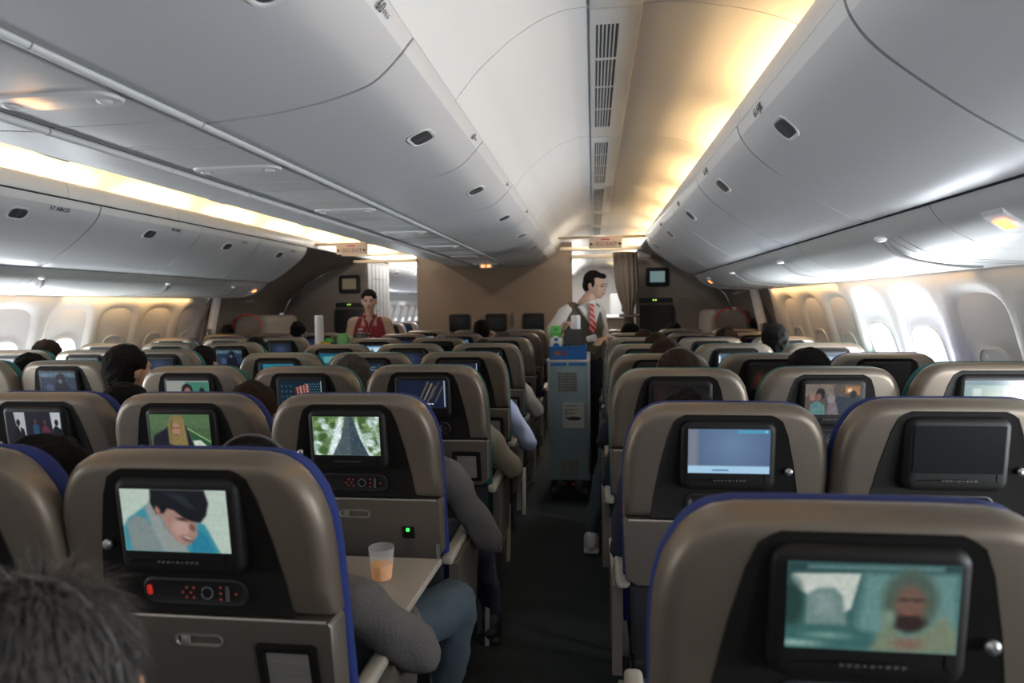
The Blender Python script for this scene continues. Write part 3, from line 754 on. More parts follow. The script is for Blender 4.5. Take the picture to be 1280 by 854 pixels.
SCR['car'] = paint(120, 72, (.22,.36,.35), [
 (P_, (.70,.73,.70), .012, [(.02,.14),(.43,.12),(.38,.52),(.34,.58),(.04,.30)]), (P_, (.14,.24,.25), .03, [(.0,.0),(1,0),(1,.12),(.45,.10),(.04,.12),(0,.2)]), (P_, (.34,.48,.47), .02, [(.12,.04),(.9,.02),(.9,.07),(.12,.08)]),
 (P_, (.36,.50,.49), .05, [(.46,.12),(.98,.10),(1,1),(.40,1)]), (E, (.12,.22,.20), .04, .03, .48, .07, .28),
 (P_, (.40,.49,.48), .02, [(.12,.72),(.12,.38),(.18,.30),(.28,.29),(.33,.38),(.36,.72)]), (P_, (.46,.54,.53), .03, [(.17,.60),(.18,.36),(.26,.35),(.29,.60)]),
 (P_, (.20,.36,.35), .04, [(.0,.75),(.34,.72),(.55,.8),(.55,1),(0,1)]), (E, (.55,.66,.62), .03, .06, .94, .12, .03), (E, (.42,.55,.52), .03, .25, .84, .10, .03),
 (E, (.27,.33,.29), .05, .72, .42, .16, .36), (E, (.40,.31,.27), .04, .72, .46, .09, .22), (E, (.17,.13,.12), .03, .72, .66, .095, .10), (E, (.45,.30,.26), .015, .72, .555, .035, .018), (E, (.20,.18,.16), .02, .68, .40, .03, .02), (E, (.20,.18,.16), .02, .76, .40, .03, .02),
 (P_, (.42,.46,.38), .05, [(.50,1),(.55,.80),(.62,.55),(.62,.72),(.72,.86),(.84,.70),(.92,.55),(1,.8),(1,1)]), (E, (.44,.36,.32), .04, .72, .90, .08, .07), (E, (.42,.50,.44), .03, .60, .62, .04, .09)], noisev=.04)
SCR['blue'] = paint(80, 48, (.30,.38,.50), [(E, (.40,.50,.62), .5, .55, .35, .25, .4), (P_, (.45,.47,.52), .05, [(0,0),(.12,0),(.12,1),(0,1)]), (P_, (.62,.76,.86), .008, [(0,.83),(1,.83),(1,1),(0,1)]), (P_, (.35,.48,.66), .004, [(.3,.90),(.5,.90),(.5,.94),(.3,.94)]),
 (P_, (.28,.58,.70), .008, [(.60,.02),(.98,.02),(.98,.09),(.60,.09)]), (E, (.7,.85,.9), .008, .95, .055, .012, .02)])
SCR['pair'] = paint(80, 48, (.30,.27,.24), [(P_, (.16,.20,.24), .01, [(.52,.40),(.98,.42),(.98,1),(.52,1)]), (P_, (.42,.38,.34), .04, [(.0,0),(.5,0),(.5,.35),(0,.4)]), (P_, (.60,.42,.24), .02, [(.70,.06),(.95,.08),(.95,.34),(.70,.30)]), (E, (.85,.75,.6), .02, .78, .2, .04, .07), (E, (.12,.12,.13), .02, .84, .33, .06, .12),
 (E, (.08,.07,.07), .02, .27, .32, .08, .18), (E, (.46,.33,.27), .02, .24, .42, .05, .12), (P_, (.32,.46,.46), .02, [(.08,1),(.10,.66),(.2,.55),(.34,.68),(.36,1)]), (E, (.55,.42,.36), .02, .13, .45, .05, .1), (E, (.48,.46,.46), .02, .46, .5, .07, .18), (P_, (.42,.38,.40), .02, [(.38,1),(.42,.6),(.55,.6),(.60,1)])], noisev=.08)
SCR['menu'] = paint(64, 40, (.44,.56,.56), [(E, (.72,.76,.68), .3, .5, .65, .3, .45), (P_, (.30,.42,.46), .01, [(0,0),(1,0),(1,.16),(0,.14)]), (P_, (.72,.76,.74), .01, [(.14,.25),(.28,.25),(.28,.75),(.14,.75)]), (P_, (.74,.76,.74), .01, [(.64,.25),(.78,.25),(.78,.78),(.64,.78)]), (P_, (.66,.62,.62), .01, [(.86,.1),(.95,.1),(.95,.65),(.86,.65)]), (E, (.36,.25,.2), .02, .47, .9, .06, .08)])
SCR['reflect'] = paint(48, 30, (.055,.045,.04), [(E, (.16,.10,.08), .15, .15, .55, .1, .4), (E, (.03,.025,.025), .1, .6, .7, .3, .4)])  # brown reflection painted into the picture of a dark screen
SCR['reddish'] = paint(48, 30, (.06,.05,.045), [(E, (.24,.12,.08), .15, .22, .6, .12, .3), (E, (.10,.08,.07), .2, .7, .4, .2, .3)])  # reddish reflection painted in the same way
SCR['cyan'] = paint(48, 30, (.10,.42,.50), [(P_, (.05,.10,.14), .01, [(0,0),(.1,0),(.1,1),(0,1)]), (P_, (.20,.40,.30), .04, [(.3,.3),(.6,.2),(.7,.4),(.4,.5)]), (P_, (.15,.30,.42), .03, [(.1,.45),(1,.4),(1,.55),(.1,.6)])])
SCR['city'] = paint(64, 40, (.08,.13,.19), [*[(E, (.55,.65,.70), .006, .1+.8*random.random(), .08+.22*random.random(), .012, .02) for _ in range(26)], (P_, (.45,.55,.60), .02, [(.1,.30),(.9,.28),(.9,.32),(.1,.34)]), (E, (.18,.22,.28), .05, .5, .85, .5, .4)])
SCR['map'] = paint(48, 30, (.10,.30,.38), [(P_, (.30,.55,.55), .03, [(.1,.2),(.5,.15),(.45,.5),(.15,.6)]), (P_, (.45,.62,.58), .03, [(.55,.3),(.9,.2),(.85,.6)]), (P_, (.05,.12,.18), .03, [(0,.75),(1,.75),(1,1),(0,1)])])
SCR['pale'] = paint(48, 30, (.60,.68,.72), [(P_, (.35,.42,.46), .05, [(0,0),(1,0),(1,.2),(0,.25)]), (E, (.78,.84,.85), .2, .5, .6, .3, .3)])
SCR['bluepic'] = paint(48, 30, (.25,.42,.55), [(P_, (.70,.80,.85), .05, [(.2,.1),(.8,.1),(.75,.6),(.3,.7)]), (E, (.12,.14,.16), .04, .45, .55, .06, .3)])
SCR['dusk'] = paint(48, 30, (.08,.10,.15), [(E, (.18,.22,.32), .2, .5, .4, .3, .3)])
SCR['pinkpale'] = paint(48, 30, (.30,.36,.42), [(E, (.60,.48,.44), .15, .55, .35, .3, .2), (P_, (.80,.86,.95), .01, [(.0,.1),(.05,.1),(.05,1),(.0,1)])])
DESC = dict(boy='showing a dark haired boy in a grey hood', forest='showing a forest with a grey tower', woman='showing a long haired blonde woman on green', suits='showing people in dark suits', figure='showing a blurry dark blue figure',
 keypad='showing dark keypad squares and pink stripes', night='showing golden streaks on navy', teen='showing a dark haired youth on pale grey', car='showing a bearded man in a car', blue='showing a plain blue page with a white bar', pair='showing two people beside a door',
 menu='showing a pale teal menu page', reflect='dark with a brown reflection', reddish='dark with a reddish reflection', cyan='showing a turquoise picture', city='showing night city lights', map='showing a teal map', pale='pale and washed out', bluepic='showing a bright blue picture', dusk='showing a dusky blue picture', pinkpale='showing a pale pink and blue picture', off='blank and black')
MESH = {k: (screen_mesh('screen_'+k, v) if v is not None else None) for k, v in SCR.items()}
# ---------------------------------------------------------------- seats
PIV = 1.038
SH = lambda z: -(z-PIV)*.20
def halfw(t):
    T = [(0,.150),(.006,.180),(.018,.203),(.040,.224),(.075,.242),(.115,.253),(.17,.258),(.31,.258),(.5,.252)]
    for (a, x), (b, y) in zip(T, T[1:]):
        if a <= t <= b: return x+(y-x)*(t-a)/(b-a)
    return T[-1][1]
TOP = 1.153
def shell_outline(z0):
    pts = []; ts = [0,.0025,.006,.012,.022,.036,.055,.075,.095,.12,.15,.19,.25]
    ts = [t for t in ts if TOP-t > z0]+[TOP-z0]
    R = [(halfw(t), TOP-t) for t in ts]
    # clockwise from top right
    P = [(x, z) for x, z in R]+[(-x, z) for x, z in R[::-1]]
    P += [(-.08, TOP+.0015), (.08, TOP+.0015)]
    return P
def make_seat(colour, hook=-1, aisle=None, outlet=False, placard=True, sc='off', remote=True):
    """aisle: -1/+1 which side gets the aisle fairing"""
    F = M[colour]
    t = thing('airline_seat', 'seat', 'airline seat')
    bm = new(); pillow(bm, shell_outline(.842), [(.034,-.010),(.022,-.008),(.011,-.001),(.004,.012),(0,.030),(.001,.046),(.010,.050)], SH); finish('back_shell', bm, M['shell'], t, smooth=60)
    bm = new(); tr = []
    trap = [(.118,TOP-.030),(.132,TOP-.040),(.146,TOP-.075),(.166,TOP-.16),(.180,TOP-.24),(.187,.846)]
    tr = [(x, z) for x, z in trap]+[(-x, z) for x, z in trap[::-1]]+[(-.104, TOP-.024), (.104, TOP-.024)]
    pillow(bm, tr, [(.006,-.0108),(.0015,-.0122),(0,-.008),(0,.01)], SH); pn = finish('back_insert', bm, M['panel'], t, smooth=50)
    # monitor
    s2 = lambda z: -(z-PIV)*.10
    zc = PIV-.013
    bm = new(); pillow(bm, rrect(0, zc, .232, .182, .026, 6), [(.030,-.0300),(.016,-.0300),(.009,-.0285),(.002,-.023),(0,-.016),(0,-.006)], s2); mo = finish('monitor', bm, M['bezel'], t, smooth=50)
    if MESH[sc] is None:
        bm = new(); box(bm, -SW/2, SW/2, -.0012, .0012, -SH_/2, SH_/2); s = finish('screen', bm, M['off'], mo, smooth=0)
    else:
        s = bpy.data.objects.new('screen', MESH[sc]); C.objects.link(s); s.parent = mo
    s.location = (0, -.0312, PIV); s.rotation_euler = (math.atan(.10), 0, 0)
    bm = new(); random.seed(3)
    for k in range(9):
        if k in (3, 5): box(bm, -.036+k*.009, -.032+k*.009, -.0325, -.031, PIV-.0745, PIV-.0725); continue
        x = -.036+k*.009
        for q in range(2): box(bm, x+q*.003, x+q*.003+.0018, -.0325, -.031, PIV-.076+.001*q, PIV-.0715)
    bm2 = finish('bezel_marks', bm, M['keyg'], mo, smooth=0)
    # handset recess
    zr = PIV-.148
    bm = new(); o1 = rrect(.002, zr, .205, .056, .024)
    pillow(bm, o1, [(.010,-.0130),(.004,-.0155),(0,-.0130),(0,-.008)], SH); hs = finish('handset', bm, M['black'], t)
    bm = new(); ky = SH(zr)-.0158
    for x, z in ((.0,.009),(.0,-.009),(-.022,0),(-.006,0),(-.014,.009),(-.014,-.009),(.052,.011),(.052,0),(.052,-.011),(.082,0)):
        ell(bm, (x, ky, zr+z), (.0032,.0015,.0026), sub=1)
    finish('keypad', bm, M['keys'] if hook < 0 else M['keyg'], hs)
    bm = new(); tube(bm, [(.026+.011*math.cos(a), ky, zr+.011*math.sin(a)) for a in [2*math.pi*k/16 for k in range(17)]], .0015, 6); box(bm, .062, .068, ky-.001, ky+.002, zr-.014, zr+.014); finish('wheel_key', bm, M['keyg'], hs)
    bm = new(); pillow(bm, rrect(-.088, zr+.002, .009, .020, .004), [(.001,-.0168),(0,-.015),(0,-.01)], SH); finish('call_lamp', bm, M['ledr'] if hook < 0 else M['keyg'], hs)
    bm = new(); lathe(bm, [(.0,-.002),(.008,-.002),(.0095,0),(.0095,.006),(.004,.010)], seg=16); ck = finish('coat_hook', bm, M['metal'], t)
    ck.rotation_euler = (math.pi/2, 0, 0); ck.location = (hook*.150, SH(PIV-.055)-.015, PIV-.055)
    # lower grey section with latch
    bm = new(); w0, w1 = .2565, .250
    lo = [(w0-.006,.838),(w0,.830),(w1,.665),(w1-.03,.645),(-(w1-.03),.645),(-w1,.665),(-w0,.830),(-(w0-.006),.838)]
    pillow(bm, lo, [(.012,-.0175),(.003,-.0165),(0,-.012),(0,.045)], SH); lw = finish('seatback_lower', bm, M['lower'], t)
    bm = new(); tube(bm, [(x, -.015+SH(.838), .8385) for x in (-.245,-.1,.1,.245)], .0035, 6); finish('edge_trim', bm, M['edge'], lw)
    bm = new(); o1 = rrect(-.005, .792, .095, .026, .012)
    pillow(bm, o1, [(0,-.016),(0,-.0205),(.003,-.021),(.006,-.0165)], SH, cap0=False); box(bm, -.04, -.022, -.022+SH(.79), -.016+SH(.79), .783, .801, bev=.003); finish('tray_latch', bm, M['edge'], lw)
    if placard:
        sx = 1
        bm = new(); pillow(bm, rrect(sx*.165, .728, .118, .130, .01), [(0,-.012),(0,-.0215),(.003,-.0225),(.013,-.0225),(.015,-.019)], SH); pl = finish('card_holder', bm, M['panel'], lw)
        bm = new(); pillow(bm, rrect(sx*.165, .723, .082, .10, .003), [(0,-.0195),(0,-.018)], SH); finish('safety_card', bm, M['card'], lw)
    if outlet:
        bm = new(); pillow(bm, rrect(.155, .735, .040, .040, .004), [(.003,-.020),(0,-.017),(0,-.01)], SH); ou = finish('power_outlet', bm, M['panel'], lw)
        bm = new(); ell(bm, (.155, SH(.745)-.021, .745), (.006,.003,.006), sub=2); finish('green_lamp', bm, M['ledg'], lw)
    # literature pocket and dark underside
    bm = new(); pillow(bm, [(.24,.63),(.235,.42),(.20,.36),(-.20,.36),(-.235,.42),(-.24,.63)], [(.02,-.002),(.004,.004),(0,.02),(0,.07)], lambda z: SH(z)+.01); finish('magazine_pocket', bm, M['dark'], t)
    # cushions
    bm = new(); OO = shell_outline(.50)
    pillow(bm, OO, [(.012,.046),(.001,.051),(-.001,.066),(.004,.086),(.03,.105)], SH); bc = finish('backrest_cushion', bm, F, t, smooth=60)
    bm = new(); box(bm, -.235, .235, .14, .62, .40, .50, bev=.035, seg=3); finish('seat_cushion', bm, F, t)
    bm = new(); box(bm, -.23, .23, .12, .60, .34, .40, bev=.015); finish('seat_pan', bm, M['black'], t)
    # armrests
    for s in ((-1, 1) if True else ()):
        bm = new(); x = s*.2605
        box(bm, x-.024*(1 if s > 0 else .6), x+.024*(.6 if s > 0 else 1), .10, .50, .610, .640, bev=.011, seg=3); ar = finish('armrest', bm, M['beige'] if s == aisle else M['lower'], t)
        if s == aisle:
            bm = new(); x = s*.272
            loft(bm, [[(x-.014, y, z) for y, z in ((.12,.61),(.50,.61),(.50,.56),(.42,.36),(.14,.34))], [(x+.014, y, z) for y, z in ((.12,.61),(.50,.61),(.50,.56),(.42,.36),(.14,.34))]]); finish('side_fairing', bm, M['lower'], ar, smooth=20)
    for s in (-1, 1):
        for ya, yb in ((.18, .10), (.50, .56)):
            bm = new(); x = s*.20
            q = .012
            loft(bm, [[(x-.014, ya-q, .35), (x+.014, ya-q, .35), (x+.014, ya+q, .35), (x-.014, ya+q, .35)], [(x-.014, yb-q, 0.0), (x+.014, yb-q, 0.0), (x+.014, yb+q, 0.0), (x-.014, yb+q, 0.0)]]); finish('leg', bm, M['metal'] if False else M['keyg'], t, smooth=20)
    if aisle:
        bm = new(); x = aisle*.245
        for k in (0,):
            pts = [(.04,.30),(.075,.30),(.055,.12),(.025,.0),(-.005,.0),(.01,.10)]
            loft(bm, [[(x-.009, y, z) for y, z in pts], [(x+.009, y, z) for y, z in pts]])
        finish('foot_fairing', bm, M['beige'], t, smooth=20)
    return t
protos = {}
def seat(colour, hook, aisle, outlet, placard, sc, pos, dz, label, group):
    key = (colour, hook, aisle, outlet, placard)
    if key not in protos:
        protos[key] = make_seat(colour, hook, aisle, outlet, placard, 'off'); t = protos[key]; protos[key+('used',)] = False
    if not protos[key+('used',)]: t = protos[key]; protos[key+('used',)] = True
    else: t = copy_tree(protos[key])
    t.location = (pos[0], pos[1], 0)
    for ch in t.children:
        n = ch.name.split('.')[0]
        base = protos[key+(n,)] if (key+(n,)) in protos else None
        if n in ('back_shell','back_insert','monitor','handset','coat_hook','seatback_lower','backrest_cushion','magazine_pocket'):
            z0 = (PIV-.055) if n == 'coat_hook' else 0
            ch.location.z = z0+dz
        if n == 'monitor':
            for s in ch.children:
                if s.name.startswith('screen') and MESH[sc] is not None: s.data = MESH[sc]; s.name = 'screen'
    t['label'] = label; t['group'] = group
    return t
def colr(k): return 'blue' if k in (-1,0,1,5,6) else 'teal'
OFFR = {}
CX, RX, LX = (-.718,-1.238,-1.758), (.3295,.8495,1.3695), (-2.735,-3.255,-3.775)
SC = {('C',0,0):'boy',('C',0,1):'forest',('C',1,1):'woman',('C',2,1):'suits',('C',0,2):'night',('C',1,2):'keypad',('C',2,2):'teen',('L',0,2):'figure',
 ('R',0,0):'car',('R',0,1):'blue',('R',1,2):'pair',('R',2,2):'menu',('R',0,2):'reflect',('R',1,3):'reddish',('C',2,3):'cyan',('C',1,3):'city',('C',2,4):'map',('C',1,4):'dusk',('C',2,5):'off',('C',1,6):'bluepic',('C',2,6):'dusk',('C',2,7):'pale',
 ('R',1,4):'pinkpale',('R',2,4):'pale',('L',0,3):'dusk',('L',1,3):'dusk',('L',2,3):'pale',('L',1,5):'pale',('L',0,5):'dusk',('R',0,4):'pale',('R',2,5):'pale',('L',0,4):'off',('L',0,6):'dusk',('C',1,5):'off',('C',2,5):'bluepic'}
POS = {('C',0,0):(-.728,1.075,-.005),('C',0,1):(-.706,1.819,-.004),('C',1,1):(-1.262,1.884,-.012),('C',2,1):(-1.80,1.93,-.016),('C',0,2):(-.690,2.60,.010),('C',1,2):(-1.262,2.72,-.006),
 ('L',0,2):(-2.751,3.09,-.006),('R',0,0):(.333,.855,-.010),('R',0,1):(.333,1.700,-.008),('R',1,1):(.848,1.665,.010),('R',1,2):(.868,2.53,.005),('R',2,2):(1.377,2.47,.025),('R',0,2):(.318,2.48,.005)}
BN = {'C':'centre','R':'right','L':'left'}
CN = {('C',0):'aisle seat', ('C',1):'middle seat', ('C',2):'far aisle seat', ('R',0):'aisle seat', ('R',1):'middle seat', ('R',2):'window seat', ('L',0):'aisle seat', ('L',1):'middle seat', ('L',2):'window seat'}
SEATS = {}
for b, xs, y0, ks in (('C', CX, 1.0526, range(0,8)), ('R', RX, .8461, range(0,8)), ('L', LX, 1.424, range(1,7))):
    for k in ks:
        for c, x in enumerate(xs):
            if (b == 'R' and k == 0 and c > 0): continue
            if (b == 'R' and k == 1 and c > 1): continue
            if (b == 'L' and k == 1): continue
            if b == 'L' and k == 2 and c == 2: continue
            px, py, dz = POS.get((b,c,k), (x, y0+.8128*k, 0))
            sc = SC.get((b,c,k), 'off')
            ai = {('C',0):1, ('C',2):-1, ('R',0):-1, ('L',0):1}.get((b,c))
            outlet = (b,c,k) == ('C',0,1)
            col = colr(k)
            if (b,c,k) == ('R',2,3): col = 'blue'
            lab = '%s rimmed bronze grey seat, screen %s, %s of the %s block, %s row' % (col, DESC[sc], CN[(b,c)], BN[b], ORD[k if b != 'L' else k-2])
            n = lab.split()
            if len(n) > 13: lab = 'seat, screen %s, %s block %s, row %s' % (DESC[sc].replace('showing ', ''), BN[b], CN[(b,c)].replace(' seat', ''), ORD[k if b != 'L' else k-2])
            SEATS[(b,c,k)] = seat(col, 1 if b == 'R' else -1, ai, outlet, (c == 0 and b == 'C' and not outlet), sc, (px,py), dz, lab, 'seats of the %s block' % BN[b])
# seat that carries the foreground passenger
SEATS[('C',0,-1)] = seat('blue', -1, None, False, False, 'off', (-.66, .24), 0, 'seat of the grey haired passenger in the bottom left corner', 'seats of the centre block')
for j, (x, y) in enumerate(((-3.25,10.2),(-3.78,10.2),(-3.25,11.0),(-3.78,11.0),(-3.25,11.8),(-3.78,11.8))):
    seat('blue', -1, None, False, False, 'pale' if j == 1 else 'off', (x,y), 0, 'seat in the cabin beyond the left doorway, %s row there, %s seat' % (ORD[j//2], ('right hand','left hand')[j % 2]), 'seats beyond the left doorway')
# deployed tray with a glass of juice
st = SEATS[('C',0,1)]
bm = new(); to = [(-.235,-.34),(-.215,-.36),(.235,-.36),(.25,-.345),(.26,-.02),(-.235,-.02)]
loft(bm, [[(x, y, z) for x, y in (offs(to, i_))] for z, i_ in ((.662,.006),(.665,0),(.677,0),(.680,.004))]); tr_ = finish('tray_table', bm, M['tray'], st, loc=(.01,.0,.0))
bm = new(); tube(bm, [(.25,-.015,.677),(.25,-.02,.72)], .006, 8); finish('tray_arm', bm, M['metal'], tr_)
for (nm, lab, cat, prof, m_) in (('drinking_glass', 'clear plastic cup half full of orange juice on the lowered tray', 'cup', [(.022,0),(.026,.002),(.0345,.088),(.0338,.088),(.0255,.004),(.0,.004)], clear_mat()),):
    g = thing(nm, lab, cat, (-.706+.145, 1.819-.175, .6805))
    bm = new(); rings = [[(r*math.cos(2*math.pi*k/28), r*math.sin(2*math.pi*k/28), z) for k in range(28)] for r, z in prof[:-1]]
    loft(bm, rings, True, True); finish('cup_wall', bm, m_, g)
    bm = new(); lathe(bm, [(.0250,.0045),(.0292,.042),(.0288,.0425)], seg=28); finish('orange_juice', bm, M['juice'], g)
# ---------------------------------------------------------------- people
def head_volumes(bm, c, k=1., yaw=0, pitch=0, face=True):
    """head looking along +Y before yaw; c = centre of skull"""
    c = Vector(c); R = Matrix.Rotation(yaw, 3, 'Z') @ Matrix.Rotation(pitch, 3, 'X')
    def e(p, r, sub=3):
        res = bmesh.ops.create_icosphere(bm, subdivisions=sub, radius=1)
        for v in res['verts']: v.co = c + R @ Vector(((p[0]+v.co.x*r[0])*k, (p[1]+v.co.y*r[1])*k, (p[2]+v.co.z*r[2])*k))
    e((0,-.012,.018), (.074,.092,.088)); e((0,.018,-.028), (.062,.070,.072)); e((0,.040,-.068), (.040,.042,.036))
    e((0,.062,-.082), (.022,.020,.018), 2)
    if face:
        e((0,.092,-.022), (.011,.018,.022), 2); e((0,.082,-.002), (.008,.014,.03), 2)
        e((0,.078,-.056), (.024,.016,.012), 2); e((0,.070,.022), (.050,.018,.012), 2)
        for s in (-1, 1):
            e((s*.042,.052,-.02), (.022,.024,.024), 2); e((s*.074,-.005,-.015), (.008,.020,.030), 2)
    return c, R, k
def face_bits(parent, c, R, k, brow=True, lipm='lips'):
    def pt(p): return Vector(c)+R @ (Vector(p)*k)
    bm = new()
    for s in (-1, 1): ell(bm, pt((s*.030,.079,.003)), (.0135*k,.006*k,.0055*k), (0,'X'), sub=2)
    finish('eyes', bm, M['white'] if False else M['eye'], parent)
    bm = new()
    for s in (-1, 1): tube(bm, [pt((s*.014,.088,.021)), pt((s*.030,.088,.026)), pt((s*.048,.076,.020))], [.003*k,.0038*k,.002*k], 6)
    finish('eyebrows', bm, M['hairb'], parent)
    bm = new(); tube(bm, [pt((-.022,.083,-.056)), pt((0,.095,-.054)), pt((.022,.083,-.056))], [.002*k,.006*k,.002*k], 8); finish('lips', bm, M[lipm], parent)
def hair_cap(bm, c, R, k, style='short'):
    def e(p, r, sub=3):
        res = bmesh.ops.create_icosphere(bm, subdivisions=sub, radius=1)
        for v in res['verts']: v.co = Vector(c) + R @ Vector(((p[0]+v.co.x*r[0])*k, (p[1]+v.co.y*r[1])*k, (p[2]+v.co.z*r[2])*k))
    if style in ('man', 'bun'):
        e((0,-.030,.036), (.079,.086,.083)); e((0,-.048,-.005), (.075,.062,.075))
        if style == 'bun': e((0,-.118,.0), (.035,.03,.035)); e((0,.020,.066), (.066,.052,.032)); e((0,-.024,.0), (.079,.056,.060)); [e((s*.050,.030,.048), (.028,.034,.034), 2) for s in (-1,1)]
        else: e((0,.034,.082), (.056,.044,.024)); [e((s*.071,.010,.012), (.009,.018,.034), 2) for s in (-1,1)]
        return
    e((0,-.022,.034), (.084,.094,.088)); e((0,-.045,-.005), (.080,.068,.080))
    if style == 'bun': e((0,-.12,.0), (.035,.03,.035))
    if style == 'fringe': e((0,.045,.062), (.068,.045,.032))
    if style == 'man': e((0,.040,.075), (.062,.052,.032)); [e((s*.074,.012,.015), (.012,.022,.035), 2) for s in (-1,1)]
    if style == 'long': e((0,-.05,-.08), (.085,.055,.10)); [e((s*.072,.0,-.05), (.018,.045,.09), 2) for s in (-1,1)]
def hairdisp(amp, seed):
    def f(co): 
        n = noise.noise(co*38+Vector((seed,0,0)))*.6+noise.noise(co*90)*.4
        return co + co.normalized()*0 + Vector((n,noise.noise(co*41+Vector((9,0,0))),noise.noise(co*37+Vector((0,5,0)))))*amp
    return f
def seated(label, x, y, ztop=1.15, hair='hairb', style='short', cloth='navyc', pants='navyc', yaw=0, pitch=-.05, elbows=((.24,.30,.66),(-.24,.30,.66)), knees=((.12,.62,.52),(-.12,.62,.52)), feet=((.12,.72),(-.12,.72)), headoff=(0,0), k=1., skin='skin', lean=0, hq=False, band=False, drop=0):
    """passenger facing +Y; x,y is the seat's display position, ztop the crown height"""
    t = thing('person', label, 'person', (x, y, 0), 'seated passengers')
    hc = Vector((headoff[0], .27+headoff[1], ztop-.105*k))
    bm = new(); c, R, kk = head_volumes(bm, hc, k, yaw, pitch, True)
    caps(bm, hc+Vector((0,-.01,-.06)), (0+lean,.25,.90-drop), .052, .056)
    hands = []
    for (ex, ey, ez) in elbows:
        s = 1 if ex > 0 else -1
        h = Vector((ex*.62, ey+.24, ez+.0)); hands.append(h)
        caps(bm, (lean,.25,.90-drop), (lean+s*.17,.25,.86-drop), .035, .032, 3); caps(bm, (lean+s*.17,.25,.86-drop), (ex, ey, ez), .032, .028, 4); caps(bm, (ex, ey, ez), h, .028, .022, 4)
        caps(bm, (ex*.7, ey+.20, ez), h, .022, .022, 3)
        ell(bm, h+Vector((0,.045,0)), (.036,.042,.018), sub=2)
        for q in range(4): caps(bm, h+Vector(((-.024+.016*q),.07,0)), h+Vector(((-.026+.017*q),.125-.006*abs(q-1.5),-.018)), .0095, .0085, 2)
        caps(bm, h+Vector((-s*.03,.03,0)), h+Vector((-s*.055,.075,-.01)), .0105, .009, 2)
    me = fuse(bm, .010, 3); link('body', me, M[skin], t, smooth=180)
    bm = new(); hair_cap(bm, c, R, k, style); me = fuse(bm, .008, 2, hairdisp(.008 if not hq else .009, x*3.1+y)); hr = link('hair', me, M[hair], t, smooth=180)
    # upper clothing
    bm = new()
    caps(bm, (0,.31,.60), (lean,.29,.80-drop), .13, .125); ell(bm, (0,.30,.62), (.175,.13,.17)); ell(bm, (lean,.265,.81-drop), (.19,.10,.11)); caps(bm, (lean-.16,.255,.865-drop), (lean+.16,.255,.865-drop), .058, .058); caps(bm, (lean,.25,.90-drop), (lean,.252,.935-drop), .070, .060)
    for (ex, ey, ez), h in zip(elbows, hands):
        s = 1 if ex > 0 else -1
        caps(bm, (lean+s*.18,.25,.86-drop), (ex, ey, ez), .058, .052); caps(bm, (ex, ey, ez), h-Vector((0,.03,0)), .050, .036)
    wr = lambda co: co+Vector((noise.noise(co*14), noise.noise(co*14+Vector((3,3,3))), noise.noise(co*13+Vector((7,7,7)))))*.012
    me = fuse(bm, .015, 3, wr); link('top', me, M[cloth], t, smooth=180)
    bm = new()
    ell(bm, (0,.30,.555), (.17,.14,.10))
    for (kx, ky, kz), (fx, fy) in zip(knees, feet):
        s = 1 if kx > 0 else -1
        caps(bm, (s*.085,.30,.555), (kx, ky, kz), .085, .066); caps(bm, (kx, ky, kz), (fx, fy, .12), .064, .046)
    me = fuse(bm, .018, 3, wr); link('trousers', me, M[pants], t, smooth=180)
    for (fx, fy) in feet:
        bm = new(); ell(bm, (fx, fy+.03, .045), (.045,.12,.045)); ell(bm, (fx, fy-.02, .075), (.042,.05,.05)); box(bm, fx-.045, fx+.045, fy-.08, fy+.15, .0, .022, bev=.01)
        me = fuse(bm, .009, 2); link('shoe', me, M['black'], t, smooth=180)
    if band:
        bm = new(); rr = [(.094*k*math.cos(a), -.02, .03+.096*k*math.sin(a)) for a in [math.pi*q/24 for q in range(-2, 27)]]
        tube(bm, [hc+R @ Vector(p) for p in rr], .0035, 8)
        hb = finish('headphone_band', bm, M['keyg'], t)
        for s in (-1, 1): bm = new(); ell(bm, hc+R @ Vector((s*.092*k, -.01, -.02)), (.018,.035,.04), sub=3); finish('earcup', bm, M['black'], hb)
    return t, hc
def passenger_at(px, key): pass
S = lambda b, c, k: SEATS[(b,c,k)].location
def sit(b, c, k, label, **kw):
    l = S(b, c, k); return seated(label, l.x, l.y, **kw)
aR = ((.315,.33,.64),(-.22,.30,.66))
# foreground passenger
fg, fhc = seated('grey haired passenger seen from behind with headphones, bottom left corner', -.60, .25, ztop=1.105, hair='hairg', hq=True, k=1.06, cloth='greyknit', band=True, yaw=0, headoff=(.02,.09))
# loose strands of hair over the near head
bm = new(); rnd = random.Random(5)
for i in range(7000):
    th = rnd.uniform(0, 2*math.pi); ph = math.acos(rnd.uniform(-.35, 1))
    n = Vector((math.sin(ph)*math.cos(th), math.sin(ph)*math.sin(th), math.cos(ph)))
    if n.y > .75 and n.z < .4: continue
    c0 = fhc+Vector((0,-.025,.034)); base = c0+Vector((n.x*.094, n.y*.104, n.z*.098))
    d = Vector((n.x*.6, n.y*.5-.2, -.9+n.z*.3)); d = (d-n*d.dot(n)*1.02); d += Vector((rnd.gauss(0,.16), rnd.gauss(0,.16), rnd.gauss(0,.12))); d.normalize()
    L = rnd.uniform(.03,.06); side = n.cross(d).normalized()*.0011
    p0 = base-n*.002; p1 = base+d*L*.5+n*.003; p2 = base+d*L+n*rnd.uniform(-.004,.005)
    v = [bm.verts.new(q) for q in (p0-side, p0+side, p1+side, p1-side, p2)]
    bm.faces.new((v[0],v[1],v[2],v[3])); bm.faces.new((v[3],v[2],v[4]))
hs = finish('hair_strands', bm, mat('grey hair strand', (.075,.070,.068), .5, var=.85, vscale=(30,30,30), spec=.3), fg, smooth=0); hs['kind'] = 'stuff'
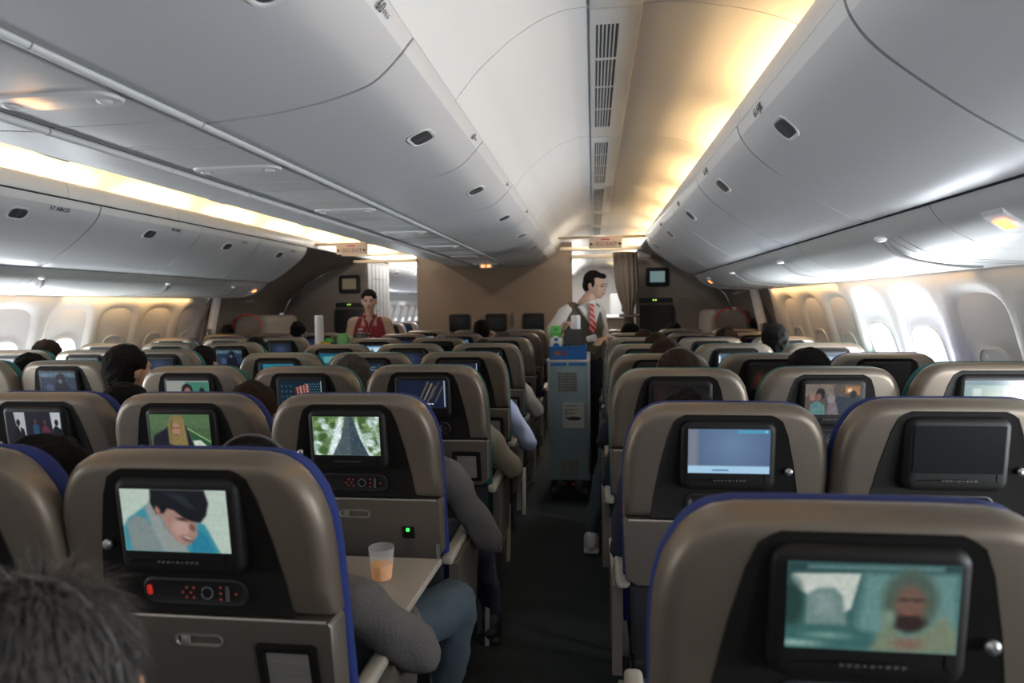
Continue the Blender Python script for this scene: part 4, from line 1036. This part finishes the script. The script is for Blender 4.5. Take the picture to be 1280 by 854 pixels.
sit('C',0,0, 'passenger in grey sweater and jeans, elbow and knee jutting into the aisle', ztop=1.11, cloth='greyknit', pants='jeans', elbows=((.33,.36,.60),(-.20,.30,.66)), knees=((.33,.72,.555),(-.10,.62,.54)), feet=((.26,.82),(-.12,.78)), lean=.03, headoff=(.0,-.02), style='short', band=True, drop=.09)
sit('C',1,0, 'dark haired passenger behind the bottom left seat, head between two blue rims', ztop=1.115, headoff=(.02,0), elbows=((.20,.30,.66),(-.2,.3,.66)), hair='hairb')
sit('C',0,1, 'passenger in grey jacket and dark trousers beside the lowered tray', ztop=1.06, cloth='greyknit', elbows=((.345,.36,.60),(-.20,.30,.66)), knees=((.24,.66,.53),(-.10,.62,.54)), feet=((.27,.86),(-.1,.7)), lean=.04)
sit('C',0,2, 'passenger in beige sweater, sleeve resting over the aisle armrest, third row', ztop=1.08, cloth='beigec', elbows=((.32,.33,.66),(-.2,.3,.66)), headoff=(0,0))
sit('C',0,3, 'passenger in pale blue cotton top, sleeve hanging into the aisle, fourth row', ztop=1.06, cloth='paleb', elbows=((.34,.28,.60),(-.2,.3,.66)), pants='jeans')
sit('C',0,4, 'passenger with white sleeve on the aisle armrest, fifth row', ztop=1.155, hair='hairbr', cloth='shirtw', elbows=((.32,.30,.66),(-.2,.3,.66)), headoff=(-.06,0))
HD = [ # block, col, row, ztop, hair, style, headoff, cloth, label
 ('C',1,1,1.135,'hairbr','short',(.08,0),'navyc','dark haired passenger just showing above the blonde woman screen seat'),
 ('C',2,1,1.125,'hairb','short',(.10,.0),'navyc','long haired passenger showing between the suits and figure screens'),
 ('C',1,2,1.165,'hairg','short',(.13,0),'beigec','grey haired passenger just above the keypad screen seat'),
 ('C',0,5,1.175,'hairg','short',(-.02,0),'navyc','grey haired passenger low in the centre block, sixth row aisle'),
 ('C',1,6,1.26,'hairb','short',(.18,0),'shirtw','black haired passenger right in front of the bulkhead monitors'),
 ('L',0,3,1.15,'hairb','short',(.12,0),'navyc','dark head beside the aisle in the left block, second row'),
 ('L',0,4,1.17,'hairb','short',(.06,0),'navyc','dark haired passenger behind the blank screen of the left block'),
 ('L',1,6,1.26,'hairb','short',(.18,0),'shirtw','black haired passenger at the far left near the door'),
 ('L',1,2,1.16,'hairb','short',(.12,0),'navyc','dark haired passenger beside the left block middle seat, first row'),
 ('L',2,3,1.20,'hairbr','short',(0,0),'navyc','brown haired passenger at the left windows'),
 ('R',0,1,1.14,'hairb','short',(-.06,0),'navyc','dark haired passenger right behind the blue page screen seat'),
 ('R',1,2,1.20,'hairb','short',(.00,0),'navyc','dark haired passenger behind the seat whose screen shows a pair'),
 ('R',0,4,1.20,'hairbr','short',(.08,0),'navyc','brown haired passenger in the right block, fifth row aisle'),
 ('R',0,5,1.19,'hairbr','short',(.06,0),'beigec','light brown haired passenger in the right block, sixth row aisle'),
 ('R',0,6,1.22,'hairb','short',(.0,0),'navyc','black haired passenger right of the steward, seventh row'),
 ('R',1,5,1.20,'hairbr','short',(.16,0),'navyc','brown haired passenger in the right block middle, sixth row'),
 ('R',1,4,1.25,'hairb','short',(.30,0),'navyc','tall black haired passenger beside the pale window seat screens'),
 ('R',1,7,1.20,'hairb','short',(-.05,0),'navyc','dark haired passenger in the last right block row'),
]
for b, c, k, zt, hr, st_, ho, cl, lb in HD:
    sit(b, c, k, lb, ztop=zt, hair=hr, style=st_, headoff=ho, cloth=cl, lean=ho[0]*.5)
sit('R',0,3, 'brown haired passenger in jeans with one white sneaker out in the aisle', ztop=1.205, hair='hairbr', style='short', cloth='navyc', pants='jeans', elbows=((.22,.3,.66),(-.27,.30,.66)), knees=((.12,.62,.52),(-.25,.62,.50)), feet=((.12,.72),(-.35,.42)), headoff=(.05,0))
t_, hc_ = sit('R',0,2, 'long brown haired passenger with thin hairband, right block aisle, third row', ztop=1.195, hair='hairbr', style='long', cloth='navyc', elbows=((.22,.3,.66),(-.24,.30,.66)), headoff=(.03,0))
bm = new(); tube(bm, [hc_+Vector((.088*math.cos(q), -.005, .036+.092*math.sin(q))) for q in [math.pi*k/22 for k in range(1, 22)]], .0045, 8); finish('hairband', bm, M['curt'], t_)
# dark haired man leaning in the left aisle
seated('dark haired man in black leaning out between the left and centre blocks', -2.37, 2.82, ztop=1.215, cloth='dark', hq=True, k=1.12, yaw=-.40, style='short', elbows=((.22,.30,.70),(-.22,.30,.70)))
# sneaker colour for the passenger with a foot in the aisle
for o in C.objects:
    if o.get('label', '').startswith('brown haired passenger in jeans'):
        sh = [c_ for c_ in o.children if c_.name.startswith('shoe')]
        sh.sort(key=lambda q: sum(v.co.x for v in q.data.vertices)/len(q.data.vertices))
        sh[0].data.materials[0] = mat('white sneaker', (.5,.5,.48), .6, var=.4, vscale=(30,30,30)); sh[0]['label'] = 'white sneaker'
        l = o.location
# ---------------------------------------------------------------- cabin crew
def crew_man():
    t = thing('person', 'steward in white shirt, grey waistcoat and red striped tie leaning over the trolley', 'person', (-.06, 5.52, 0), rz=.38)
    yaw = -math.pi/2-.50-.38       # face turned to the right and slightly to the camera
    hc = Vector((.075,-.03,1.565))
    bm = new(); c, R, k = head_volumes(bm, hc, 1.02, yaw, -.22)
    caps(bm, hc+Vector((-.015,.01,-.06)), (-.02,0,1.40), .052, .058)
    # right hand down on the cart, left hand forward to the seats
    def hand(p, d, up=(0,0,1)):
        p = Vector(p); d = Vector(d).normalized(); u = Vector(up); s = d.cross(u).normalized(); n = s.cross(d)
        R_ = Matrix((s, d, n)).transposed()
        res = bmesh.ops.create_icosphere(bm, subdivisions=2, radius=1)
        for v in res['verts']: v.co = p+R_ @ Vector((v.co.x*.040, .045+v.co.y*.050, v.co.z*.018))
        for q in range(4):
            o_ = (-.028+.019*q); L = (.060,.072,.067,.050)[q]
            a = p+R_ @ Vector((o_, .085, 0)); m_ = a+R_ @ Vector((0,L*.55,-.012)); e_ = m_+R_ @ Vector((0,L*.35,-.026))
            caps(bm, a, m_, .0100, .0092, 2); caps(bm, m_, e_, .0092, .0082, 2)
        a = p+R_ @ Vector((-.034,.03,-.005)); m_ = a+R_ @ Vector((-.026,.035,-.012)); caps(bm, a, m_, .012, .010, 2); caps(bm, m_, m_+R_ @ Vector((0,.028,-.008)), .010,.009, 2)
    caps(bm, (-.02,0,1.38), (-.19,0,1.34), .04,.035); caps(bm, (-.19,0,1.34), (-.30,.0,1.19), .034,.032); caps(bm, (-.30,.0,1.19), (-.29,-.16,1.18), .032,.03); caps(bm, (-.02,0,1.38), (.13,0,1.34), .04,.034); caps(bm, (.13,0,1.34), (.195,.03,1.12), .034,.03); caps(bm, (.195,.03,1.12), (.19,-.13,1.10), .03,.03)
    caps(bm, (-.29,-.16,1.18), (-.29,-.30,1.25), .030, .026); hand((-.29,-.30,1.25), (.15,-.9,.15))
    caps(bm, (.185,-.12,1.10), (.07,-.24,1.125), .032, .026); hand((.07,-.24,1.125), (-.75,-.6,-.05))
    link('body', fuse(bm, .0075, 2), M['skinf'], t, smooth=180)
    face_bits(t, c, R, k)
    bm = new(); hair_cap(bm, c, R, k, 'man'); link('hair', fuse(bm, .007, 2, hairdisp(.003, 2)), M['hairb'], t, smooth=180)
    wr = lambda co: co+Vector((noise.noise(co*13), noise.noise(co*13+Vector((3,3,3))), noise.noise(co*12+Vector((7,7,7)))))*.012
    bm = new(); ell(bm, (-.03,0,1.20), (.160,.105,.20)); caps(bm, (-.165,.0,1.355), (.115,.0,1.35), .056,.054); caps(bm, (-.01,0,1.37), (.030,-.008,1.425), .068,.058)
    caps(bm, (-.185,0,1.34), (-.290,.0,1.19), .060,.058); caps(bm, (-.290,.0,1.19), (-.29,-.17,1.18), .058,.042)
    caps(bm, (.125,0,1.335), (.175,.03,1.12), .052,.048); caps(bm, (.175,.03,1.12), (.185,-.14,1.10), .047,.038)
    link('shirt', fuse(bm, .012, 3, wr), M['shirtw'], t, smooth=180)
    # waistcoat with a V opening, buttons
    bm = new(); ell(bm, (-.03,.0,1.17), (.172,.122,.215)); caps(bm, (-.118,.0,1.365), (-.105,.0,1.22), .066,.106); caps(bm, (.070,.0,1.36), (.050,.0,1.22), .064,.106); ell(bm, (-.03,0,1.0), (.165,.12,.16))
    me = fuse(bm, .010, 3); link('waistcoat', me, M['vest'], t, smooth=180)
    bm = new()
    vs = [(-.105,-.118,1.385),(.01,-.098,1.435),(.085,-.112,1.37),(.015,-.148,1.20)]
    loft(bm, [vs, [(x, y+.05, z) for x, y, z in vs]]); sf = finish('shirt_front', bm, M['shirtw'], t, smooth=20)
    bm = new(); 
    for s, a in ((-1,(-.075,-.120,1.40)),(1,(.055,-.118,1.395))):
        vs = [Vector(a), Vector((-.008,-.128,1.415)), Vector((-.008+s*.020,-.138,1.365))]
        f = [bm.verts.new(v) for v in vs]+[]; bm.faces.new(f)
    bmesh.ops.solidify(bm, geom=bm.faces[:], thickness=.004); finish('collar', bm, M['shirtw'], sf, smooth=0)
    bm = new(); loft(bm, [[(-.005+sx*w, y, z) for sx in (-1,1)]+[(-.005+sx*w, y-.012, z) for sx in (1,-1)] for z, y, w in ((1.405,-.125,.014),(1.385,-.135,.018),(1.375,-.136,.012),(1.30,-.148,.022),(1.20,-.153,.030),(1.17,-.150,.002))])
    tm = mat('striped tie', (.42,.02,.03), .55)
    nt = tm.node_tree; b = nt.nodes['Principled BSDF']; tc = nt.nodes.new('ShaderNodeTexCoord'); wv = nt.nodes.new('ShaderNodeTexWave'); wv.bands_direction = 'DIAGONAL'; wv.inputs['Scale'].default_value = 12
    cr = nt.nodes.new('ShaderNodeValToRGB'); cr.color_ramp.elements[0].color = (.45,.01,.02,1); cr.color_ramp.elements[0].position = .6; cr.color_ramp.elements[1].color = (.6,.35,.30,1); cr.color_ramp.elements[1].position = .72
    nt.links.new(tc.outputs['Object'], wv.inputs[0]); nt.links.new(wv.outputs['Fac'], cr.inputs[0]); nt.links.new(cr.outputs[0], b.inputs['Base Color'])
    finish('tie', bm, tm, t)
    bm = new(); [ell(bm, (.0+.004*q,-.150+.008*q*0,1.15-.07*q), (.008,.004,.008), sub=1) for q in range(3)]; finish('button', bm, M['metal'], t)
    bm = new(); 
    for s in (-1, 1): caps(bm, (-.03+s*.085,.0,.92), (-.03+s*.09,.03,.50), .092,.068); caps(bm, (-.03+s*.09,.03,.50), (-.03+s*.09,.03,.10), .066,.050)
    ell(bm, (-.03,0,.93), (.16,.115,.12)); link('trousers', fuse(bm, .018, 3), M['navyc'], t, smooth=180)
    for s in (-1, 1):
        bm = new(); ell(bm, (-.03+s*.09,-.04,.045), (.045,.13,.045)); box(bm, -.03+s*.09-.045, -.03+s*.09+.045, -.16, .07, 0, .02, bev=.008); link('shoe', fuse(bm, .010, 2), M['black'], t, smooth=180)
    return t
crew_man()
def crew_woman():
    t = thing('person', 'stewardess in crimson vest and patterned blouse with tied back hair, left aisle', 'person', (-2.25, 6.42, 0), rz=.22)
    yaw = math.pi+.02; hc = Vector((.0,-.03,1.475))
    bm = new(); c, R, k = head_volumes(bm, hc, .97, yaw, -.16)
    caps(bm, hc+Vector((0,.0,-.06)), (0,.0,1.31), .043, .048)
    for s in (-1,1): caps(bm, (0,0,1.30), (s*.15,0,1.25), .032,.03); caps(bm, (s*.15,0,1.25), (s*.21,-.02,1.07), .03,.028); caps(bm, (s*.21,-.02,1.07), (s*.17,-.20,1.06), .028,.026)
    caps(bm, (-.17,-.20,1.06), (-.08,-.34,1.10), .028,.023); caps(bm, (.17,-.20,1.06), (.06,-.33,1.09), .028,.023)
    for hx, s in ((-.08,1),(.06,-1)):
        p = Vector((hx,-.36,1.10)); ell(bm, p, (.035,.045,.018), sub=2)
        for q in range(4): caps(bm, p+Vector((-.024+.016*q,-.04,0)), p+Vector((-.024+.016*q,-.095,-.012)), .0088,.0078, 2)
        caps(bm, p+Vector((s*.03,-.01,0)), p+Vector((s*.052,-.05,.008)), .0095,.0085, 2)
    link('body', fuse(bm, .0075, 2), M['skinf'], t, smooth=180)
    face_bits(t, c, R, k)
    bm = new(); hair_cap(bm, c, R, k, 'bun'); link('hair', fuse(bm, .007, 2, hairdisp(.002, 4)), M['hairb'], t, smooth=180)
    wr = lambda co: co+Vector((noise.noise(co*13), noise.noise(co*13+Vector((3,3,3))), noise.noise(co*12+Vector((7,7,7)))))*.008
    bm = new(); ell(bm, (0,0,1.14), (.15,.10,.18)); caps(bm, (-.145,0,1.26), (.145,0,1.26), .052,.052)
    for s in (-1, 1): caps(bm, (s*.165,0,1.255), (s*.215,-.02,1.07), .056,.048); caps(bm, (s*.215,-.02,1.07), (s*.165,-.20,1.06), .046,.036)
    link('blouse', fuse(bm, .011, 3, wr), M['blouse'], t, smooth=180)
    bm = new(); ell(bm, (0,.0,1.09), (.166,.122,.20)); 
    for s in (-1, 1): caps(bm, (s*.098,.0,1.258), (s*.085,-.01,1.13), .060,.085)
    ell(bm, (0,0,.93), (.15,.11,.12)); link('vest', fuse(bm, .010, 3), M['redv'], t, smooth=180)
    bm = new(); vs = [(-.045,-.088,1.29),(0,-.08,1.32),(.045,-.088,1.29),(.0,-.132,1.10)]
    loft(bm, [vs, [(x, y+.04, z) for x, y, z in vs]]); cf = finish('blouse_front', bm, M['blouse'], t, smooth=20)
    bm = new(); tube(bm, [(-.06,.03,1.33),(-.05,-.055,1.32),(-.02,-.10,1.24),(0,-.125,1.15)], [.014,.016,.016,.006], 8); tube(bm, [(.06,.03,1.33),(.05,-.055,1.32),(.02,-.10,1.24),(0,-.125,1.15)], [.014,.016,.016,.006], 8); finish('scarf', bm, M['redv'], t)
    bm = new(); box(bm, -.10, -.055, -.125, -.118, 1.18, 1.20); finish('name_badge', bm, M['white'], t)
    bm = new(); loft(bm, [[(rx*math.cos(a), ry*math.sin(a), z) for a in [2*math.pi*q/24 for q in range(24)]] for z, rx, ry in ((.95,.15,.11),(.80,.18,.13),(.50,.17,.12))]); finish('skirt', bm, M['redv'], t)
    bm = new(); 
    for s in (-1, 1): caps(bm, (s*.08,0,.55), (s*.07,.0,.08), .05,.032)
    link('stocking_legs', fuse(bm, .014, 2), M['navyc'], t, smooth=180)
    for s in (-1, 1):
        bm = new(); ell(bm, (s*.07,-.04,.035), (.035,.105,.035)); link('shoe', fuse(bm, .009, 2), M['black'], t, smooth=180)
crew_woman()
# ---------------------------------------------------------------- trolleys
def trolley(x, y, label, L=.80):
    t = thing('service_trolley', label, 'trolley', (x, y, 0)); w = .148
    bm = new(); box(bm, -w, w, .012, L, .155, 1.005, bev=.006); finish('trolley_body', bm, M['alu'], t)
    bm = new(); box(bm, -w+.016, w-.012, .0, .014, .165, .985, bev=.004); dr = finish('trolley_door', bm, M['cart'], t)
    def grille(z0, z1, x0, x1):
        bm = new(); box(bm, x0, x1, -.003, .002, z0, z1, mi=0)
        for i in range(7):
            for j in range(7):
                xx = x0+.012+(x1-x0-.024)*i/6; zz_ = z0+.012+(z1-z0-.024)*j/6
                box(bm, xx-.0045, xx+.0045, -.0045, -.002, zz_-.004, zz_+.004, mi=1)
        finish('vent_grille', bm, [mat('grille metal', (.22,.23,.22), .5), M['gap']], dr, smooth=0)
    grille(.79, .93, -.075, .062); grille(.185, .31, -.065, .065)
    bm = new(); box(bm, -.042, .107, -.003, .001, .535, .715, mi=0)
    for a in (((-.02,.69),(.06,.69)),((-.02,.665),(-.02,.60)),((-.02,.665),(.06,.665)),((-.02,.64),(.04,.64))):
        (x0, z0), (x1, z1) = a; box(bm, min(x0,x1)-.0025, max(x0,x1)+.0025, -.0045, -.002, min(z0,z1)-.0025, max(z0,z1)+.0025, mi=1)
    ell(bm, (.035,-.003,.602), (.055,.002,.014), sub=2, mi=1); finish('picture_label', bm, [M['white'] if False else mat('label plate', (.38,.38,.35), .5), M['gap']], dr, smooth=0)
    bm = new(); box(bm, -w-.004, w+.004, -.004, L+.01, 1.005, 1.017, bev=.003); tp = finish('trolley_top', bm, mat('trolley white rim', (.62,.63,.63), .4), t)
    bm = new(); box(bm, -w+.02, -.012, -.002, .012, .975, .995); box(bm, .0, w-.02, -.002, .012, .975, .995); finish('door_latch', bm, M['crate'], t)
    for sx in (-1, 1):
        for yy in (.07, L-.07):
            bm = new(); tube(bm, [(sx*.11-.014, yy, .055), (sx*.11+.014, yy, .055)], .055, 20); box(bm, sx*.11-.022, sx*.11+.022, yy-.02, yy+.02, .09, .16); finish('castor', bm, M['black'], t)
    bm = new(); box(bm, -.045, -.015, -.012, .02, .125, .140, bev=.004); box(bm, .015, .045, -.012, .02, .125, .140, bev=.004); finish('brake_pedal', bm, mat('dark red pedal', (.20,.015,.015), .6), t)
    return t
trolley(-.176, 4.60, 'tall steel blue service trolley blocking the right hand aisle')
TY = 4.60; TZ = 1.017
t = thing('drinks_crate', 'blue plastic crate on top of the aisle trolley', 'crate', (-.180, TY+.01, TZ))
bm = new(); W, D_, HH = .130, .17, .095
for x0, x1, y0, y1 in ((-W, W, 0, .006), (-W, W, .30, .306), (-W, -W+.006, 0, .306), (W-.006, W, 0, .306)):
    box(bm, x0, x1, y0, y1, 0, .03); box(bm, x0, x1, y0, y1, .065, HH)
    n = 11
    for k in range(n):
        if x1-x0 > .1: xx = x0+(x1-x0-.008)*k/(n-1); box(bm, xx, xx+.008, y0, y1, .03, .065)
        else: yy = y0+(y1-y0-.008)*k/(n-1); box(bm, x0, x1, yy, yy+.008, .03, .065)
box(bm, -W, W, 0, .306, 0, .004); box(bm, -W-.006, W+.006, -.006, .0, HH-.012, HH, bev=.002); box(bm, -.004, W, -.001, .004, .03, .065); finish('crate_body', bm, M['crate'], t)
def carton(x, y, z, w, d, h, m1, m2, label, name='juice_carton', cap='green'):
    t = thing(name, label, 'carton', (x, y, z))
    bm = new(); loft(bm, [[(-w/2,-d/2,0),(w/2,-d/2,0),(w/2,d/2,0),(-w/2,d/2,0)], [(-w/2,-d/2,h*.8),(w/2,-d/2,h*.8),(w/2,d/2,h*.8),(-w/2,d/2,h*.8)], [(-w/2,-.004,h),(w/2,-.004,h),(w/2,.004,h),(-w/2,.004,h)]]); finish('carton_body', bm, M[m1], t, smooth=0)
    bm = new(); box(bm, -w/2*.9, w/2*.9, -d/2-.001, -d/2+.001, h*.12, h*.45); ell(bm, (0, -d/2, h*.62), (w*.28,.001,w*.25), sub=2); finish('carton_print', bm, M[m2], t, smooth=0)
    bm = new(); lathe(bm, [(.012,0),(.013,.002),(.013,.018),(.011,.02)], seg=14); o = finish('screw_cap', bm, M[cap], t); o.location = (0,-d*.28,h*.86)
    return t
carton(-.268, TY+.10, TZ+.004, .075, .075, .235, 'green', 'white', 'green juice carton standing at the left of the blue crate')
carton(-.262, TY+.045, TZ+.004, .085, .03, .15, 'white', 'crate', 'white and blue carton in front of the green one in the crate', cap='crate')
bm = new(); box(bm, 0, .125, 0, .12, 0, .125, bev=.006); box(bm, .005, .12, -.001, .12, .125, .155, bev=.01)
t = thing('napkin_box', 'dark grey open box on the blue crate', 'box', (-.205, TY+.035, TZ+.095))
bm.free(); bm = new(); 
for a in ((0,.125,0,.004),(0,.125,.136,.14),(0,.004,0,.14),(.121,.125,0,.14)): box(bm, a[0], a[1], a[2], a[3], 0, .115)
box(bm, 0, .125, 0, .14, 0, .004); finish('box_body', bm, mat('smoked plastic', (.05,.05,.052), .3), t)
def cupstack(x, y, z, n, label, r=.034):
    t = thing('cup_stack', label, 'cups', (x, y, z))
    bm = new(); prof = [(r*.72, 0)]
    for k in range(n): prof += [(r*.98, .055+k*.011), (r*1.06, .057+k*.011), (r*1.06, .061+k*.011), (r*.98, .063+k*.011)]
    prof += [(r*.9, .063+n*.011)]
    lathe(bm, prof, seg=20); finish('stacked_cups', bm, mat('white cup', (.75,.74,.75), .35), t); return t
cupstack(-.128, TY+.225, TZ+.004, 22, 'tall stack of white cups behind the grey box on the trolley')
bm = new(); lathe(bm, [(.022,0),(.030,.07),(.029,.07)], seg=18); o = finish('paper_cup', bm, M['white'], loc=(-.045, 5.20, 1.13)); o.rotation_euler = (math.radians(80),0,math.radians(60)); tag(o, 'white cup in the hand of the steward', 'cup')
for x, lb, m_ in ((-.255, 'orange packet in the front left of the blue crate', mat('orange packet', (.75,.2,.02), .5)), (-.20, 'red packet in the middle of the blue crate', M['redp']), (-.10, 'white packet in the front right of the blue crate', M['white'])):
    bm = new(); box(bm, -.022, .022, 0, .02, 0, .055, bev=.004); o = finish('snack_packet', bm, m_, loc=(x, TY+.022, TZ+.006)); tag(o, lb, 'packet')
trolley(-2.235, 5.28, 'service trolley in the left aisle with drinks on top')
cupstack(-2.33, 5.36, TZ, 24, 'very tall stack of clear white cups on the left aisle trolley', .036)
bm = new(); lathe(bm, [(.045,0),(.052,.02),(.052,.07),(.04,.10),(.03,.115)], seg=20)
t = thing('water_jug', 'light green jug on the left aisle trolley', 'jug', (-2.145, 5.42, TZ)); o = finish('jug_body', bm, mat('pale green plastic', (.16,.45,.14), .4), t); o.scale = (1.1,1.1,1.45)
bm = new(); tube(bm, [(.05,0,.13),(.09,0,.12),(.09,0,.05),(.055,0,.03)], .009, 8); finish('jug_handle', bm, MATS['pale green plastic'], t)
carton(-2.245, 5.37, TZ, .06, .06, .13, 'green', 'juice', 'green and orange carton beside the cup stack on the left trolley')
carton(-2.285, 5.33, TZ, .05, .05, .10, 'juice', 'green', 'small orange carton beside the cup stack on the left trolley')
bm = new(); lathe(bm, [(.026,0),(.028,.004),(.028,.085),(.022,.095)], seg=18)
t = thing('drink_can', 'black and red drink can in front of the green jug', 'can', (-2.195, 5.34, TZ)); finish('can_body', bm, M['black'], t)
bm = new(); lathe(bm, [(.0283,.03),(.0285,.031),(.0285,.06),(.0283,.061)], seg=18); finish('can_band', bm, M['redp'], t)
t = thing('coffee_pot', 'dark grey pot on the left trolley in front of the stewardess', 'pot', (-2.10, 5.75, TZ))
bm = new(); lathe(bm, [(.05,0),(.055,.02),(.052,.14),(.04,.16),(.02,.165)], seg=22); finish('pot_body', bm, mat('charcoal plastic', (.06,.06,.06), .4), t)
bm = new(); tube(bm, [(.05,0,.14),(.09,0,.13),(.09,0,.05),(.05,0,.03)], .009, 8); finish('pot_handle', bm, M['black'], t)
# ---------------------------------------------------------------- lights
def area(name, loc, size, size_y, power, col, direction, spread=math.pi):
    l = bpy.data.lights.new(name, 'AREA'); l.shape = 'RECTANGLE'; l.size = size; l.size_y = size_y; l.energy = power; l.color = col; l.spread = spread
    o = bpy.data.objects.new(name, l); C.objects.link(o); o.location = loc
    d = Vector(direction).normalized(); o.rotation_euler = d.to_track_quat('-Z', 'Y').to_euler(); return o
WARM = (1,.62,.27)
def cove(side, y0, y1, p):
    X = mir if side else (lambda x: x); s = -1 if side else 1
    l = bpy.data.lights.new('cove_lamp', 'AREA'); l.shape = 'RECTANGLE'; l.size = .05; l.size_y = (y1-y0)*.82; l.energy = p*(y1-y0); l.color = WARM
    o = bpy.data.objects.new('cove_lamp', l); C.objects.link(o)
    d = Vector((.10*s, 0, 1)).normalized(); yv = Vector((0,1,0)); zv = -d; xv = yv.cross(zv)
    mx = Matrix((xv, yv, zv)).transposed().to_4x4(); mx.translation = Vector((X(.655), (y0+y1)/2, H(.712))); o.matrix_world = mx
    # lamp tube
    bm = new(); tube(bm, [(X(.655), y0+.1, H(.706)), (X(.655), y1-.1, H(.706))], .012, 8); tb = finish('cove_tube', bm, M['lamp'])
    if y0 > 8.9: tb['group'] = 'aft cove tubes'
    tag(tb, 'warm light tube hidden in the %s cove, %s from the camera' % ('left' if side else 'right', (ORD+['eleventh','twelfth','thirteenth','fourteenth','fifteenth','sixteenth','seventeenth'])[int(round(y0+1))]), 'light tube')
CP = 5.2
for side in (False, True):
    for a in range(-1, 8): cove(side, a+.05, a+.97, CP)
    for a in (8, 9): cove(side, a+.05, a+.97, CP)
for side in (False, True):
    X = mir if side else (lambda x: x); s = -1 if side else 1
    # daylight coming through the windows
    ys = list(zip(ycR, kR)) if not side else list(zip(ycL, kL))
    for yc, kd in ys:
        if kd == 'c': continue
        xw = revx(1.08)-.010
        l = area('window_daylight', (X(xw), yc, 1.08 if kd == 'o' else 1.03), .48 if kd == 'o' else .40, .27, WP*((.42 if yc < 1.6 else .55 if yc < 2.6 else 1.15) if not side else (.42 if yc < 3 else .8))*(1 if kd == 'o' else .5), (.88,.94,1.0), (-s, 0, .0)); l.data.shape = 'ELLIPSE'
        d = Vector((-s, 0, .20)).normalized(); yv = Vector((0,1,0)); zv = -d; xv = yv.cross(zv); mx = Matrix((xv, yv, zv)).transposed().to_4x4(); mx.translation = l.location; l.matrix_world = mx
    # warm wash lamps at the top of the side walls
    for (a, b, p) in ((1,3,.35),(3,4.6,.9),(4.6,6.3,3.4)):
        l = area('sidewall_wash', (X(1.575), (a+b)/2, H(.115)), .03, (b-a)*.95, p, WARM, (0.35*s, 0, -1)); 
        d = Vector((.35*s,0,-1)).normalized(); yv = Vector((0,1,0)); zv = -d; xv = yv.cross(zv); mx = Matrix((xv, yv, zv)).transposed().to_4x4(); mx.translation = l.location; l.matrix_world = mx
# added soft fill from behind the camera and daylight further aft
area('forward_cabin_light', (XC, -1.15, 1.85), 3.4, .6, FWD, (1,.95,.88), (0,1,.10))
for side in (False, True):
    X = mir if side else (lambda x: x)
    area('doorway_ceiling_light', (X(.08), 7.35, H(.950)), .07, .55, 11, (1,.93,.82), (0,0,-1))  # added light that lifts the bulkhead and door zone
    for k in range(4): area('aft_cabin_light', (X(.08), 9.6+1.6*k, H(.950)), .13, 1.2, 30, (1,.97,.92), (0,0,-1))
    for k in range(4): cove(side, 10+1.5*k, 11.3+1.5*k, 7)
for yc in (10.5, 11.6, 12.7, 13.8):
    for side in (False, True):
        area('window_daylight', ((mir(1.60) if side else 1.60), yc, 1.1), .3, .4, 14, (.88,.94,1), ((1 if side else -1), 0, .2))
area('reading_lamp', (XC-.06, 1.42, H(.470)), .09, .04, .045, (1,.45,.16), (.3,0,1))
area('aft_cabin_light', (XC, 13, 2.0), 1.5, 4, 60, (.95,.97,1), (0,0,-1))
# reading lights that are switched on
w = bpy.data.worlds.new('world'); bpy.context.scene.world = w; w.use_nodes = True
w.node_tree.nodes['Background'].inputs[0].default_value = (.80,.88,1,1); w.node_tree.nodes['Background'].inputs[1].default_value = WORLD
sc = bpy.context.scene
sc.view_settings.view_transform = 'Standard'; sc.view_settings.look = 'None'; sc.view_settings.gamma = 1; sc.view_settings.exposure = EXPO
sc.view_settings.use_curve_mapping = False
